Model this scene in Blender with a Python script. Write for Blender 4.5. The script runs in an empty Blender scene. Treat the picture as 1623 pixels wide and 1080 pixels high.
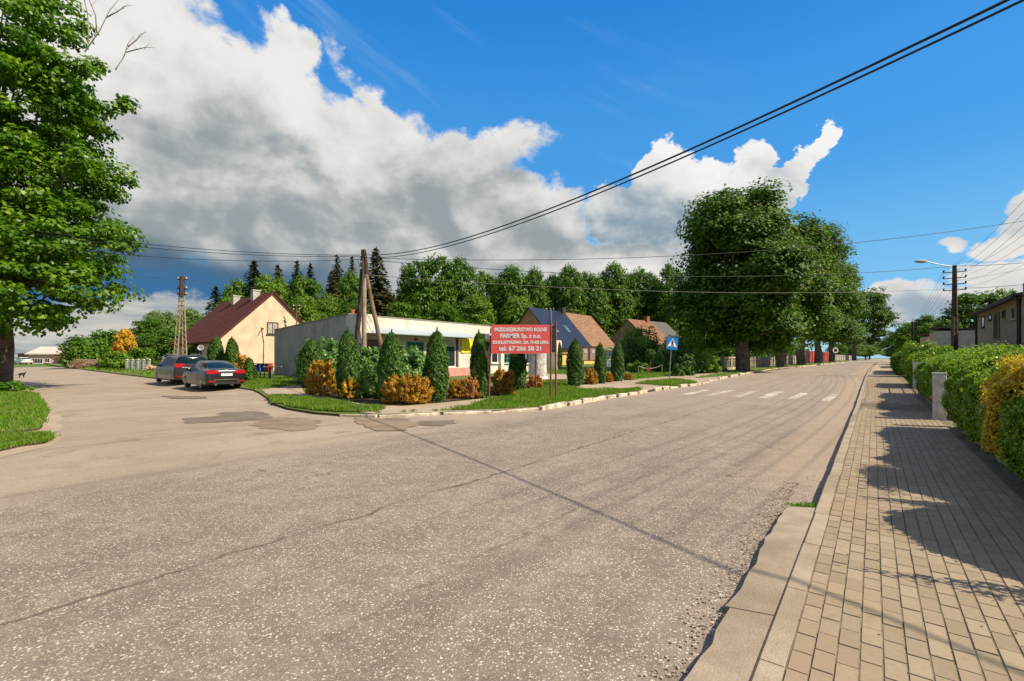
import bpy, bmesh, math, random
import numpy as np
from mathutils import Vector, Matrix
R = math.radians
rnd = random.Random(7)
SC = bpy.context.scene
COL = SC.collection

# ---------------------------------------------------------------- camera
F = 750.0; CX = 811.5; HY = 568.0; CAMZ = 1.6       # focal length and horizon of the photo, in its pixels
cam_d = bpy.data.cameras.new('camera'); cam = bpy.data.objects.new('camera', cam_d); COL.objects.link(cam)
cam_d.sensor_width = 36; cam_d.lens = F/1623*36; cam_d.shift_y = (HY-540)/1623
cam.location = (0, 0, CAMZ); cam.rotation_euler = (R(90), 0, 0)
cam_d.clip_start = .05; cam_d.clip_end = 6000
SC.camera = cam
# ---------------------------------------------------------------- light
SUN_EL = R(44); SUN_AZ = R(108.5)                    # azimuth clockwise from +Y
SUN_STR = 5.0; SKY_STR = .08; EXPO = .50
SC.view_settings.view_transform = 'Standard'; SC.view_settings.look = 'None'
SC.view_settings.exposure = EXPO; SC.view_settings.gamma = 1
sd = Vector((math.sin(SUN_AZ)*math.cos(SUN_EL), math.cos(SUN_AZ)*math.cos(SUN_EL), math.sin(SUN_EL)))
sl = bpy.data.lights.new('sun', 'SUN'); sl.energy = SUN_STR; sl.angle = R(.5); sl.color = (1, .89, .70)
so = bpy.data.objects.new('sun', sl); COL.objects.link(so)
so.rotation_euler = (-sd).to_track_quat('-Z', 'Y').to_euler()

W = bpy.data.worlds.new('World'); SC.world = W; W.use_nodes = True
wt = W.node_tree; wt.nodes.clear()
class NG:
    """small helper around a node tree"""
    def __init__(s, t): s.t = t
    def n(s, ty, **k):
        x = s.t.nodes.new(ty)
        for a, b in k.items(): setattr(x, a, b)
        return x
    def put(s, sock, v):
        if v is None: return
        if hasattr(v, 'is_output') or isinstance(v, bpy.types.NodeSocket): s.t.links.new(v, sock)
        else: sock.default_value = v
    def m(s, op, a, b=None, c=None, clamp=False):
        x = s.n('ShaderNodeMath', operation=op, use_clamp=clamp)
        s.put(x.inputs[0], a); s.put(x.inputs[1], b)
        if c is not None: s.put(x.inputs[2], c)
        return x.outputs[0]
    def vm(s, op, a, b=None):
        x = s.n('ShaderNodeVectorMath', operation=op)
        s.put(x.inputs[0], a)
        if b is not None: s.put(x.inputs[1] if op != 'SCALE' else x.inputs[3], b)
        return x.outputs['Value'] if op in ('DOT_PRODUCT', 'LENGTH') else x.outputs[0]
    def xyz(s, a=0., b=0., c=0.):
        x = s.n('ShaderNodeCombineXYZ'); s.put(x.inputs[0], a); s.put(x.inputs[1], b); s.put(x.inputs[2], c); return x.outputs[0]
    def sep(s, v):
        x = s.n('ShaderNodeSeparateXYZ'); s.put(x.inputs[0], v); return x.outputs
    def noise(s, v, scale, detail=4., rough=.55, dist=0.):
        x = s.n('ShaderNodeTexNoise'); s.put(x.inputs['Vector'], v); x.inputs['Scale'].default_value = scale
        x.inputs['Detail'].default_value = detail; x.inputs['Roughness'].default_value = rough; x.inputs['Distortion'].default_value = dist
        return x.outputs[0]
    def ss(s, v, a, b, lo=0., hi=1.):
        x = s.n('ShaderNodeMapRange', interpolation_type='SMOOTHSTEP'); s.put(x.inputs[0], v)
        s.put(x.inputs[1], a); s.put(x.inputs[2], b); s.put(x.inputs[3], lo); s.put(x.inputs[4], hi); return x.outputs[0]
    def mix(s, f, a, b, blend='MIX'):
        x = s.n('ShaderNodeMix', data_type='RGBA', blend_type=blend)
        s.put(x.inputs[0], f); s.put(x.inputs[6], (*a, 1) if isinstance(a, tuple) and len(a) == 3 else a)
        s.put(x.inputs[7], (*b, 1) if isinstance(b, tuple) and len(b) == 3 else b); return x.outputs[2]
g = NG(wt)
tc = g.n('ShaderNodeTexCoord').outputs['Generated']
dx, dy, dz = g.sep(tc)
AZ = g.m('ARCTAN2', dx, dy)
HYP = g.m('SQRT', g.m('ADD', g.m('MULTIPLY', dx, dx), g.m('MULTIPLY', dy, dy)))
EL = g.m('ARCTAN2', dz, HYP)
def ae(px, py):                                      # photo pixel -> azimuth, elevation of that direction
    a = math.atan((px-CX)/F); return a, math.atan((HY-py)/F*math.cos(a))
sky = g.n('ShaderNodeTexSky', sky_type='NISHITA', sun_disc=False)
sky.sun_elevation = SUN_EL; sky.sun_rotation = SUN_AZ; sky.air_density = 1.2; sky.dust_density = .4; sky.ozone_density = 3.
hs = g.n('ShaderNodeHueSaturation'); g.put(hs.inputs['Color'], sky.outputs[0])
hs.inputs['Saturation'].default_value = 1.55; hs.inputs['Value'].default_value = 1.0; hs.inputs['Hue'].default_value = .508
nishita = g.mix(1., hs.outputs[0], (.70, 1.03, 1.2), 'MULTIPLY')
rp_ = g.n('ShaderNodeValToRGB'); g.put(rp_.inputs[0], g.m('DIVIDE', EL, 1.3)); cr_ = rp_.color_ramp; cr_.interpolation = 'EASE'
for i_, (p_, c_) in enumerate([(0., (.22, .42, .58)), (.11, (.15, .39, .63)), (.30, (.060, .28, .61)), (.52, (.022, .19, .55)), (1., (.008, .09, .38))]):
    el_ = cr_.elements[i_] if i_ < 2 else cr_.elements.new(p_)
    el_.position = p_; el_.color = (*c_, 1)
blue = g.mix(.75, nishita, rp_.outputs[0])
# stretched cloud coordinate: azimuth, elevation with perspective towards the horizon
CP = g.xyz(AZ, g.m('MULTIPLY', EL, 1.25), .3)
w1 = g.n('ShaderNodeTexNoise'); g.put(w1.inputs['Vector'], CP); w1.inputs['Scale'].default_value = 3.2; w1.inputs['Detail'].default_value = 5
warp = g.vm('SCALE', g.vm('SUBTRACT', w1.outputs['Color'], (.5, .5, .5)), .17)
w2 = g.n('ShaderNodeTexNoise'); g.put(w2.inputs['Vector'], CP); w2.inputs['Scale'].default_value = 14; w2.inputs['Detail'].default_value = 4
warp2 = g.vm('SCALE', g.vm('SUBTRACT', w2.outputs['Color'], (.5, .5, .5)), .05)
w3 = g.n('ShaderNodeTexNoise'); g.put(w3.inputs['Vector'], CP); w3.inputs['Scale'].default_value = 38; w3.inputs['Detail'].default_value = 6; w3.inputs['Roughness'].default_value = .6
warp2 = g.vm('ADD', warp2, g.vm('SCALE', g.vm('SUBTRACT', w3.outputs['Color'], (.5, .5, .5)), .045))
WP = g.vm('ADD', g.vm('ADD', g.xyz(AZ, EL, 0.), warp), warp2)
wx, wy, _ = g.sep(WP)
WP2 = g.vm('ADD', g.vm('ADD', g.xyz(AZ, EL, 0.), g.vm('SCALE', warp, .30)), g.vm('SCALE', warp2, 1.1))
big_w = (wx, wy); sm_w = tuple(g.sep(WP2)[:2])
def blob(px, py, rx, ry, s=1., rot=0.):
    a, e = ae(px, py); ra = rx/F*math.cos(a)**2; re = ry/F*math.cos(a)
    u = g.m('SUBTRACT', wx, a); v = g.m('SUBTRACT', wy, e)
    if rot:
        c_, s_ = math.cos(R(rot)), math.sin(R(rot))
        u, v = g.m('ADD', g.m('MULTIPLY', u, c_), g.m('MULTIPLY', v, s_)), g.m('SUBTRACT', g.m('MULTIPLY', v, c_), g.m('MULTIPLY', u, s_))
    q = g.vm('LENGTH', g.xyz(g.m('DIVIDE', u, ra), g.m('DIVIDE', v, re), 0.))
    return g.m('MULTIPLY', g.m('SUBTRACT', 1., q), s)
def field(bl):
    f = None
    for b in bl:
        x = blob(*b); f = x if f is None else g.m('SMOOTH_MAX', f, x, .12)
    return f
fb = g.noise(CP, 7.5, 10., .64, .25)                    # fine cloud detail
fr0 = g.noise(CP, 6., 4.5, .5, .3); fb_l = g.noise(g.vm('ADD', CP, (.026, .030, 0.)), 6., 4.5, .5, .3)   # the same, a step towards the sun
fbl = g.noise(CP, 2.6, 4., .5)
CP2 = g.xyz(g.m('ADD', AZ, g.m('MULTIPLY', EL, .3)), g.m('MULTIPLY', EL, 1.9), 3.7)
fbm_ = g.noise(CP2, 4.2, 6., .52, .6)
fb3 = g.noise(CP, 22., 6., .65, .3)
relief = g.m('SUBTRACT', fr0, fb_l)
def cover(f, k, lo, hi): return g.ss(g.m('ADD', f, g.m('MULTIPLY', g.m('SUBTRACT', fb, .5), k)), lo, hi)
WHITE = (.6,.6,.6)
def clouds(under, bl, k, lo, hi, lit, shade, shade_mask, soft=.9):
    f = field(bl); cov = cover(f, k, lo, hi)
    sh = g.m('ADD', shade_mask, g.m('ADD', g.m('MULTIPLY', relief, -3.0), g.m('MULTIPLY', g.m('SUBTRACT', fbm_, .5), 2.6)))
    sh = g.m('ADD', sh, g.m('MULTIPLY', g.m('SUBTRACT', fb3, .5), .8))
    hi_ = tuple(min(.66, x*1.16) for x in lit)
    colr = g.mix(g.ss(sh, -.55, .25), hi_, lit); colr = g.mix(g.ss(sh, .0, 1.35), colr, shade)
    colr = g.mix(g.m('MULTIPLY', g.ss(cov, 1., .35), .35), colr, hi_)
    return g.mix(g.m('MULTIPLY', cov, soft), under, colr)
base = blue
# thin high wisps
wv = g.noise(g.xyz(g.m('ADD', AZ, EL), g.m('MULTIPLY', g.m('SUBTRACT', EL, g.m('MULTIPLY', AZ, -.35)), 4.), .1), 3., 7., .6, .4)
wis = g.m('MULTIPLY', g.ss(wv, .52, .80), g.ss(AZ, .55, -.1))
base = g.mix(g.m('MULTIPLY', wis, .30), base, (.42, .55, .66))
# dark rain-blue sector low on the left and pale bands on the horizon
hz = g.ss(EL, .13, -.01)
base = g.mix(g.m('MULTIPLY', hz, g.m('MULTIPLY', g.ss(AZ, .2, .5), .55)), base, (.34, .50, .62))
# right side small clouds
el_shade = lambda lo_py, hi_py, a=0: g.ss(EL, ae(811, hi_py)[1], ae(811, lo_py)[1])
base = clouds(base, [(1452, 470, 80, 24, 1.), (1500, 500, 130, 36, .9), (1590, 452, 90, 28, 1.1), (1608, 395, 60, 38, 1.2), (1640, 340, 60, 75, 1.4), (1525, 384, 40, 16, .8), (1600, 480, 60, 30, 1.0)],
              .9, .05, .45, (.60, .56, .51), (.23, .28, .33), g.ss(EL, ae(1500, 440)[1], ae(1500, 520)[1], .05, .9), .93)
# the towering cumulus behind the chestnuts
cum = [(1050, 285, 46, 52, 1.), (1105, 300, 62, 52, 1.), (1188, 268, 38, 52, 1.1), (1235, 300, 50, 34, 1.), (1258, 276, 62, 26, 1., 42), (1284, 248, 62, 17, .85, 44),
       (985, 350, 62, 52, 1.3), (1040, 340, 90, 60, 1.3), (1060, 390, 120, 60, 1.3), (1150, 370, 100, 80, 1.3), (1010, 425, 130, 44, 1.2), (1110, 330, 90, 60, 1.2)]
wx, wy = sm_w
dk = g.ss(g.m('ADD', g.m('MULTIPLY', AZ, -1.15), g.m('ADD', EL, .0)), -.02, -.40)      # 0 lower-left, 1 upper-right
dk2 = g.m('ADD', g.ss(EL, ae(1050, 240)[1], ae(1050, 350)[1], -.5, .62), g.m('MULTIPLY', g.ss(AZ, .50, .22), .25))
base = clouds(base, cum, 1.25, .05, .20, (.58, .575, .555), (.19, .25, .30), g.m('ADD', dk2, g.m('MULTIPLY', dk, -.15)), .98)
wx, wy = big_w
# the big bank on the left
bank = [(150, 140, 300, 210, 1.3), (330, 190, 260, 150, 1.2), (440, 120, 140, 52, .7), (520, 245, 300, 120, 1.1), (700, 330, 230, 100, 1.1), (770, 235, 110, 52, .8), (850, 335, 95, 70, 1.),
        (640, 205, 70, 36, .7, -25), (600, 135, 110, 24, .42, -30), (455, 70, 70, 34, .7, -25), (120, 330, 420, 105, 1.3), (520, 365, 400, 66, 1.2), (-300, 200, 500, 380, 1.2), (890, 375, 55, 60, .9), (620, 425, 330, 55, 1.3), (860, 430, 260, 60, 1.2)]
shb = g.ss(EL, ae(500, 60)[1], ae(500, 400)[1], -.25, .66)
patch = g.m('MULTIPLY', g.ss(field([(330, 230, 170, 70, 1.), (430, 215, 120, 45, 1., -30), (560, 330, 300, 60, 1.), (300, 330, 260, 60, .9)]), -.1, .7), .45)
base = clouds(base, bank, 1.35, .02, .30, (.53, .52, .50), (.225, .248, .258), g.m('ADD', shb, patch), .98)
rain = g.m('MULTIPLY', g.ss(g.m('ADD', EL, g.m('MULTIPLY', g.m('SUBTRACT', fr0, .5), .10)), ae(330, 372)[1], ae(330, 425)[1]), g.ss(g.m('ADD', AZ, g.m('MULTIPLY', g.m('SUBTRACT', fbl, .5), .3)), ae(640, 400)[0], ae(440, 400)[0]))
base = g.mix(g.m('MULTIPLY', rain, .93), base, g.mix(g.ss(EL, ae(330, 480)[1], ae(330, 400)[1]), (.020, .095, .23), (.045, .095, .15)))
low = g.m('MULTIPLY', cover(field([(90, 530, 520, 56, 1.3), (250, 515, 330, 34, 1.3)]), 1.3, -.05, .6), .95)
bandn = g.noise(g.xyz(AZ, g.m('MULTIPLY', EL, 9.), 0.), 4., 6., .6)
base = g.mix(low, base, g.mix(g.ss(bandn, .35, .65), (.20, .25, .28), (.50, .47, .41)))
# unseen broken cloud overhead and behind, added for neutral fill light
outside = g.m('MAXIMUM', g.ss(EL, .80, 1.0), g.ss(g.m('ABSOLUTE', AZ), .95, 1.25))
fill_cloud = g.m('MULTIPLY', g.ss(g.m('ADD', fbl, g.m('MULTIPLY', g.m('SUBTRACT', fb, .5), .4)), .40, .56), outside)
base = g.mix(g.m('MULTIPLY', fill_cloud, .92), base, g.mix(g.ss(fb, .3, .7), (.26, .27, .29), (.46, .455, .44)))
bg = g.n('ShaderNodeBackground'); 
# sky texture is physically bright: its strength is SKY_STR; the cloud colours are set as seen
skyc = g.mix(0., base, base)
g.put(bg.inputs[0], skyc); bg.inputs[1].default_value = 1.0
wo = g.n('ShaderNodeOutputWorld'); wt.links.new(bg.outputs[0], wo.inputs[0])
# scale the Nishita part before it meets the clouds
for l in list(wt.links):
    if l.to_node == hs and l.to_socket.name == 'Color':
        sc_ = g.vm('SCALE', sky.outputs[0], SKY_STR); wt.links.new(sc_, hs.inputs['Color'])
W.cycles.sampling_method = 'MANUAL'; W.cycles.sample_map_resolution = 512

# ---------------------------------------------------------------- geometry of the place
U = (math.sin(R(37.4)), math.cos(R(37.4)))           # along the main road
ROADROT = math.atan2(U[1], U[0])                     # local +X along the road
def sn(x, y): return x*U[0]+y*U[1], x*U[1]-y*U[0]
def xy(s, n): return s*U[0]+n*U[1], s*U[1]-n*U[0]
def sst(a, b, x):
    t = min(1, max(0, (x-a)/(b-a))); return t*t*(3-2*t)
def H(x, y):
    s, n = sn(x, y)
    h = 0 if s < 20 else 1.0*(1-math.exp(-(s-20)/70))
    return h + min(.4, max(0, (-12-n)*.02))*sst(9, 14, s)
def gp(px, py, off=0.):                              # photo pixel -> point on the ground (+off)
    Y = (CAMZ-off)*F/max(py-HY, 1.)
    for _ in range(30):
        z = H((px-CX)/F*Y, Y)+off
        Y = .5*Y+.5*min(900, (CAMZ-z)*F/max(py-HY, .8))
    x = (px-CX)/F*Y
    return Vector((x, Y, H(x, Y)+off))
def at(px, py, Y): return Vector(((px-CX)/F*Y, Y, CAMZ+(HY-py)*Y/F))
def on(px, Y, off=0.):
    x = (px-CX)/F*Y; return Vector((x, Y, H(x, Y)+off))

# ---------------------------------------------------------------- object helpers
def tag(o, label=None, cat=None, group=None, kind=None):
    if label: o['label'] = label
    if cat: o['category'] = cat
    if group: o['group'] = group
    if kind: o['kind'] = kind
    return o
def thing(name, label, cat, loc=(0, 0, 0), rz=0., group=None):
    o = bpy.data.objects.new(name, None); COL.objects.link(o); o.location = loc; o.rotation_euler = (0, 0, rz)
    o.empty_display_size = .2
    return tag(o, label, cat, group)
def kids(o): return [c for c in bpy.data.objects if c.parent == o]
def copy_tree(o, parent=None, ch=None):
    c = o.copy(); COL.objects.link(c); c.parent = parent
    for k in kids(o): copy_tree(k, c)
    return c
class MB:
    def __init__(s): s.v = []; s.f = []; s.mi = []; s.cm = 0
    def add(s, vs, fs):
        b = len(s.v); s.v += [tuple(v) for v in vs]; s.f += [tuple(i+b for i in f) for f in fs]; s.mi += [s.cm]*len(fs); return s
    def box(s, c, d, rz=0., M=None):
        hx, hy, hz = d[0]/2, d[1]/2, d[2]/2; c_, s_ = math.cos(rz), math.sin(rz); vs = []
        for z in (-hz, hz):
            for x, y in ((-hx, -hy), (hx, -hy), (hx, hy), (-hx, hy)):
                p = Vector((x*c_-y*s_, x*s_+y*c_, z))
                if M is not None: p = M @ p
                vs.append(p+Vector(c))
        return s.add(vs, [(3, 2, 1, 0), (4, 5, 6, 7), (0, 1, 5, 4), (1, 2, 6, 5), (2, 3, 7, 6), (3, 0, 4, 7)])
    def bb(s, x0, x1, y0, y1, z0, z1): return s.box(((x0+x1)/2, (y0+y1)/2, (z0+z1)/2), (x1-x0, y1-y0, z1-z0))
    def tube(s, pts, rad, n=6, cap=True):
        pts = [Vector(p) for p in pts]; rs = rad if hasattr(rad, '__len__') else [rad]*len(pts); vs = []; fs = []
        for i, p in enumerate(pts):
            d = (pts[min(i+1, len(pts)-1)]-pts[max(i-1, 0)]); d = d.normalized() if d.length > 1e-9 else Vector((0, 0, 1))
            a = d.cross(Vector((0, 0, 1)) if abs(d.z) < .9 else Vector((1, 0, 0))).normalized(); b = d.cross(a)
            for k in range(n):
                t = 2*math.pi*k/n; vs.append(p+(a*math.cos(t)+b*math.sin(t))*rs[i])
        for i in range(len(pts)-1):
            for k in range(n): fs.append((i*n+k, i*n+(k+1) % n, (i+1)*n+(k+1) % n, (i+1)*n+k))
        if cap: fs.append(tuple(range(n))); fs.append(tuple(range((len(pts)-1)*n+n-1, (len(pts)-1)*n-1, -1)))
        return s.add(vs, fs)
    def prism(s, poly, axis, a, b):                  # poly of 2-D points extruded along axis 'x','y','z' from a to b
        n = len(poly)
        def P(p, t): return {'x': (t, p[0], p[1]), 'y': (p[0], t, p[1]), 'z': (p[0], p[1], t)}[axis]
        vs = [P(p, a) for p in poly]+[P(p, b) for p in poly]
        return s.add(vs, [tuple(range(n))[::-1], tuple(range(n, 2*n))]+[(i, (i+1) % n, n+(i+1) % n, n+i) for i in range(n)])
    def lathe(s, prof, n=20, c=(0, 0, 0)):
        vs = [(c[0]+r*math.cos(2*math.pi*k/n), c[1]+r*math.sin(2*math.pi*k/n), c[2]+z) for r, z in prof for k in range(n)]
        fs = [(i*n+k, i*n+(k+1) % n, (i+1)*n+(k+1) % n, (i+1)*n+k) for i in range(len(prof)-1) for k in range(n)]
        return s.add(vs, fs)
    def build(s, name, mat, parent=None, smooth=False, bevel=0., fix=True):
        me = bpy.data.meshes.new(name); me.from_pydata(s.v, [], s.f)
        mats = mat if isinstance(mat, (list, tuple)) else [mat]
        for m in mats: me.materials.append(m)
        if len(mats) > 1: me.polygons.foreach_set('material_index', s.mi)
        if fix or bevel:
            bm = bmesh.new(); bm.from_mesh(me)
            bmesh.ops.recalc_face_normals(bm, faces=bm.faces)
            if bevel: bmesh.ops.bevel(bm, geom=bm.edges[:], offset=bevel, segments=1, affect='EDGES', clamp_overlap=True)
            bm.to_mesh(me); bm.free()
        if smooth: me.polygons.foreach_set('use_smooth', [True]*len(me.polygons))
        me.update()
        o = bpy.data.objects.new(name, me); COL.objects.link(o)
        if parent: o.parent = parent
        return o
def npmesh(name, V, Q, mat, parent=None, smooth=False):
    me = bpy.data.meshes.new(name); V = np.asarray(V, dtype=np.float32); Q = np.asarray(Q, dtype=np.int32); k = Q.shape[1]
    me.vertices.add(len(V)); me.vertices.foreach_set('co', V.ravel())
    me.loops.add(Q.size); me.loops.foreach_set('vertex_index', Q.ravel())
    me.polygons.add(len(Q)); me.polygons.foreach_set('loop_start', np.arange(0, Q.size, k, dtype=np.int32))
    me.materials.append(mat)
    if smooth: me.polygons.foreach_set('use_smooth', [True]*len(Q))
    me.update(calc_edges=True); me.validate()
    o = bpy.data.objects.new(name, me); COL.objects.link(o)
    if parent: o.parent = parent
    return o

# ---------------------------------------------------------------- materials
def newmat(name):
    m = bpy.data.materials.new(name); m.use_nodes = True; t = m.node_tree; t.nodes.clear()
    k = NG(t); out = k.n('ShaderNodeOutputMaterial'); p = k.n('ShaderNodeBsdfPrincipled'); t.links.new(p.outputs[0], out.inputs[0])
    return m, k, p, out
def pos(k): return k.n('ShaderNodeNewGeometry').outputs['Position']
def objc(k): return k.n('ShaderNodeTexCoord').outputs['Object']
def bump(k, p, h, st=.3, d=.02):
    b = k.n('ShaderNodeBump'); b.inputs['Strength'].default_value = st; b.inputs['Distance'].default_value = d
    k.put(b.inputs['Height'], h); k.t.links.new(b.outputs[0], p.inputs['Normal'])
def M(name, c, rough=.7, var=.12, sc=3., c2=None, bst=.15, bsc=40., metal=0., spec=.4, stain=0.):
    m, k, p, _ = newmat(name); v = objc(k)
    n1 = k.noise(v, sc, 6., .6); n2 = k.noise(v, sc*7, 4., .6)
    c2 = c2 or tuple(x*(1-var*2.2) for x in c); hi = tuple(min(1, x*(1+var)) for x in c)
    col = k.mix(k.ss(n1, .3, .7), c2, hi); col = k.mix(k.m('MULTIPLY', k.ss(n2, .35, .75), .35), col, c2)
    if stain:
        st = k.noise(k.vm('MULTIPLY', v, (6., 6., .5)), 1.2, 5., .65)
        col = k.mix(k.m('MULTIPLY', k.ss(st, .5, .75), stain), col, tuple(x*.45 for x in c))
    k.put(p.inputs['Base Color'], col); p.inputs['Roughness'].default_value = rough; p.inputs['Metallic'].default_value = metal
    p.inputs['Specular IOR Level'].default_value = spec
    if bst: bump(k, p, k.noise(v, bsc, 3.), bst, .01)
    return m
def leafmat(name, c1, c2, c3=None, trans=.35, rough=.5, nsc=.5, frac3=.12, spec=.35):
    m, k, p, out = newmat(name); ge = k.n('ShaderNodeNewGeometry')
    ri = ge.outputs['Random Per Island']; n1 = k.noise(ge.outputs['Position'], nsc, 3.)
    col = k.mix(k.ss(k.m('ADD', k.m('MULTIPLY', ri, .6), k.m('MULTIPLY', n1, .8)), .3, 1.1), c1, c2)
    if c3: col = k.mix(k.ss(k.m('FRACT', k.m('MULTIPLY', ri, 7.3)), 1-frac3, 1-frac3+.04), col, c3)
    k.put(p.inputs['Base Color'], col); p.inputs['Roughness'].default_value = rough; p.inputs['Specular IOR Level'].default_value = spec
    tr = k.n('ShaderNodeBsdfTranslucent'); k.put(tr.inputs[0], k.mix(1., col, (1.25, 1.35, .5), 'MULTIPLY'))
    mx = k.n('ShaderNodeMixShader'); mx.inputs[0].default_value = trans
    k.t.links.new(p.outputs[0], mx.inputs[1]); k.t.links.new(tr.outputs[0], mx.inputs[2]); k.t.links.new(mx.outputs[0], out.inputs[0])
    return m
def glassmat(name, c=(.02, .03, .035), rough=.06):
    m, k, p, _ = newmat(name); n = k.noise(objc(k), 1.5, 2.)
    k.put(p.inputs['Base Color'], k.mix(n, tuple(x*.5 for x in c), tuple(x*1.6 for x in c))); p.inputs['Roughness'].default_value = rough
    p.inputs['Specular IOR Level'].default_value = .9
    return m
def tilemat(name, c, c2, w=.3, h=.35, slope=1.0, rough=.7, st=.6, mort=.03, spec=.3):
    m, k, p, _ = newmat(name); v = objc(k); x, y, z = k.sep(v)
    hh = k.m('MULTIPLY', z, slope)
    b = k.n('ShaderNodeTexBrick'); k.put(b.inputs['Vector'], k.xyz(x, hh, 0.)); b.inputs['Scale'].default_value = 1
    b.inputs['Brick Width'].default_value = w; b.inputs['Row Height'].default_value = h; b.inputs['Mortar Size'].default_value = mort
    b.inputs['Mortar Smooth'].default_value = .6; b.inputs['Bias'].default_value = 0
    b.inputs['Color1'].default_value = (*c, 1); b.inputs['Color2'].default_value = (*c2, 1); b.inputs['Mortar'].default_value = (*[q*.35 for q in c2], 1)
    n = k.noise(v, 1.2, 5.); col = k.mix(k.m('MULTIPLY', k.ss(n, .45, .75), .5), b.outputs[0], tuple(q*.55 for q in c2))
    k.put(p.inputs['Base Color'], col); p.inputs['Roughness'].default_value = rough; p.inputs['Specular IOR Level'].default_value = spec
    saw = k.m('FRACT', k.m('DIVIDE', hh, h)); wv = k.m('SINE', k.m('MULTIPLY', x, 2*math.pi/w))
    bump(k, p, k.m('ADD', k.m('MULTIPLY', saw, -1.), k.m('MULTIPLY', wv, .35)), st, .05)
    return m
# ground materials --------------------------------------------------
def road_mat():
    m, k, p, _ = newmat('road_asphalt'); v = pos(k)
    s = k.vm('DOT_PRODUCT', v, (U[0], U[1], 0.)); n = k.vm('DOT_PRODUCT', v, (U[1], -U[0], 0.))
    big = k.noise(v, .35, 5., .6); mid = k.noise(v, 2.2, 5., .6); fine = k.noise(v, 55., 3., .6)
    # exposed aggregate: pale chips in darker binder
    vo = k.n('ShaderNodeTexVoronoi'); k.put(vo.inputs['Vector'], k.vm('ADD', v, k.vm('SCALE', k.n('ShaderNodeTexNoise').outputs['Color'], .0))); vo.inputs['Scale'].default_value = 60; vo.inputs['Randomness'].default_value = 1.
    vd, vc = vo.outputs['Distance'], vo.outputs['Color']
    vr = k.sep(vc)[0]
    rad = k.m('ADD', .22, k.m('MULTIPLY', k.sep(vc)[2], .26))
    chip = k.m('MULTIPLY', k.ss(k.m('SUBTRACT', vd, rad), .06, -.05), k.ss(k.m('ADD', vr, k.m('MULTIPLY', k.m('SUBTRACT', mid, .5), .9)), .22, .40))
    vo2 = k.n('ShaderNodeTexVoronoi'); k.put(vo2.inputs['Vector'], v); vo2.inputs['Scale'].default_value = 118
    vr2 = k.sep(vo2.outputs['Color'])
    chip2 = k.m('MULTIPLY', k.ss(vo2.outputs['Distance'], .52, .34), k.ss(vr2[1], .35, .5))
    bind = k.mix(k.ss(big, .35, .65), (.185, .147, .116), (.265, .212, .168))
    bind = k.mix(k.m('MULTIPLY', k.ss(mid, .4, .7), .35), bind, (.36, .285, .215))
    bind = k.mix(k.m('MULTIPLY', k.ss(fine, .45, .7), .5), bind, (.13, .10, .078))
    tr = k.m('SINE', k.m('ADD', k.m('MULTIPLY', n, 3.3), k.m('MULTIPLY', mid, .7)))
    bind = k.mix(k.m('MULTIPLY', k.ss(tr, .2, 1.), .22), bind, (.15, .12, .09))
    vrg = k.sep(vc)[1]; mott = k.noise(v, 5.5, 6., .7); bind = k.mix(k.m('MULTIPLY', k.ss(mott, .42, .62), .45), bind, (.115, .09, .07))
    stone = k.mix(vrg, (.34, .272, .21), (.66, .555, .44))
    stone = k.mix(k.ss(vrg, .92, 1.), stone, (.80, .71, .59))
    coarse = k.mix(chip, bind, stone); coarse = k.mix(k.m('MULTIPLY', chip2, .6), coarse, k.mix(vr2[0], (.28, .22, .165), (.54, .45, .345)))
    # side street: finer sandy surface
    edge = k.m('ADD', n, k.m('MULTIPLY', k.m('SUBTRACT', mid, .5), 1.1))
    side = k.ss(edge, -7.5, -9.2)
    sand = k.mix(k.ss(big, .3, .7), (.34, .262, .185), (.43, .338, .240))
    sand = k.mix(k.m('MULTIPLY', chip2, .55), sand, k.mix(vr2[0], (.27, .205, .145), (.60, .50, .37))); sand = k.mix(k.m('MULTIPLY', k.ss(k.noise(v, 1.1, 6., .7), .56, .72), .45), sand, (.24, .16, .10))
    sand = k.mix(k.m('MULTIPLY', k.ss(fine, .5, .75), .3), sand, (.20, .145, .10))
    dirt = k.noise(k.vm('MULTIPLY', v, (1., 1., 1.)), .8, 8., .68, .6); sand = k.mix(k.m('MULTIPLY', k.ss(dirt, .54, .64), .55), sand, (.215, .155, .10)); sand = k.mix(k.m('MULTIPLY', k.ss(dirt, .66, .70), .6), sand, (.10, .075, .05))
    col = k.mix(k.m('MULTIPLY', side, .62), coarse, sand)
    wear = k.noise(k.xyz(k.m('MULTIPLY', s, .12), k.m('MULTIPLY', n, 1.6), 0.), 1., 6., .6); col = k.mix(k.m('MULTIPLY', k.ss(wear, .5, .7), .34), col, (.13, .10, .078))
    # carriageway colour gets paler further along
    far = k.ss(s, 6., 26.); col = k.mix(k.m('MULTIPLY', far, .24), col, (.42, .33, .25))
    # sand in the gutter along the right kerb and the left kerb
    gut = k.m('MULTIPLY', k.ss(k.m('ADD', n, k.m('MULTIPLY', k.m('SUBTRACT', mid, .5), .9)), -1.9, -.9), k.ss(s, 6.0, 8.5))
    col = k.mix(k.m('MULTIPLY', gut, .5), col, (.40, .29, .19))
    # joint down the middle
    wob = k.m('MULTIPLY', k.m('SUBTRACT', k.noise(v, 1.6, 7., .7), .5), .42)
    jn = k.m('ABSOLUTE', k.m('ADD', k.m('ADD', n, 4.42), wob)); jm = k.m('MULTIPLY', k.ss(jn, .036, .008), k.ss(mid, .3, .55))
    jn2 = k.m('ABSOLUTE', k.m('ADD', k.m('ADD', n, 2.65), wob)); jm2 = k.m('MULTIPLY', k.m('MULTIPLY', k.ss(jn2, .035, .01), k.ss(mid, .45, .6)), .6)
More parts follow.
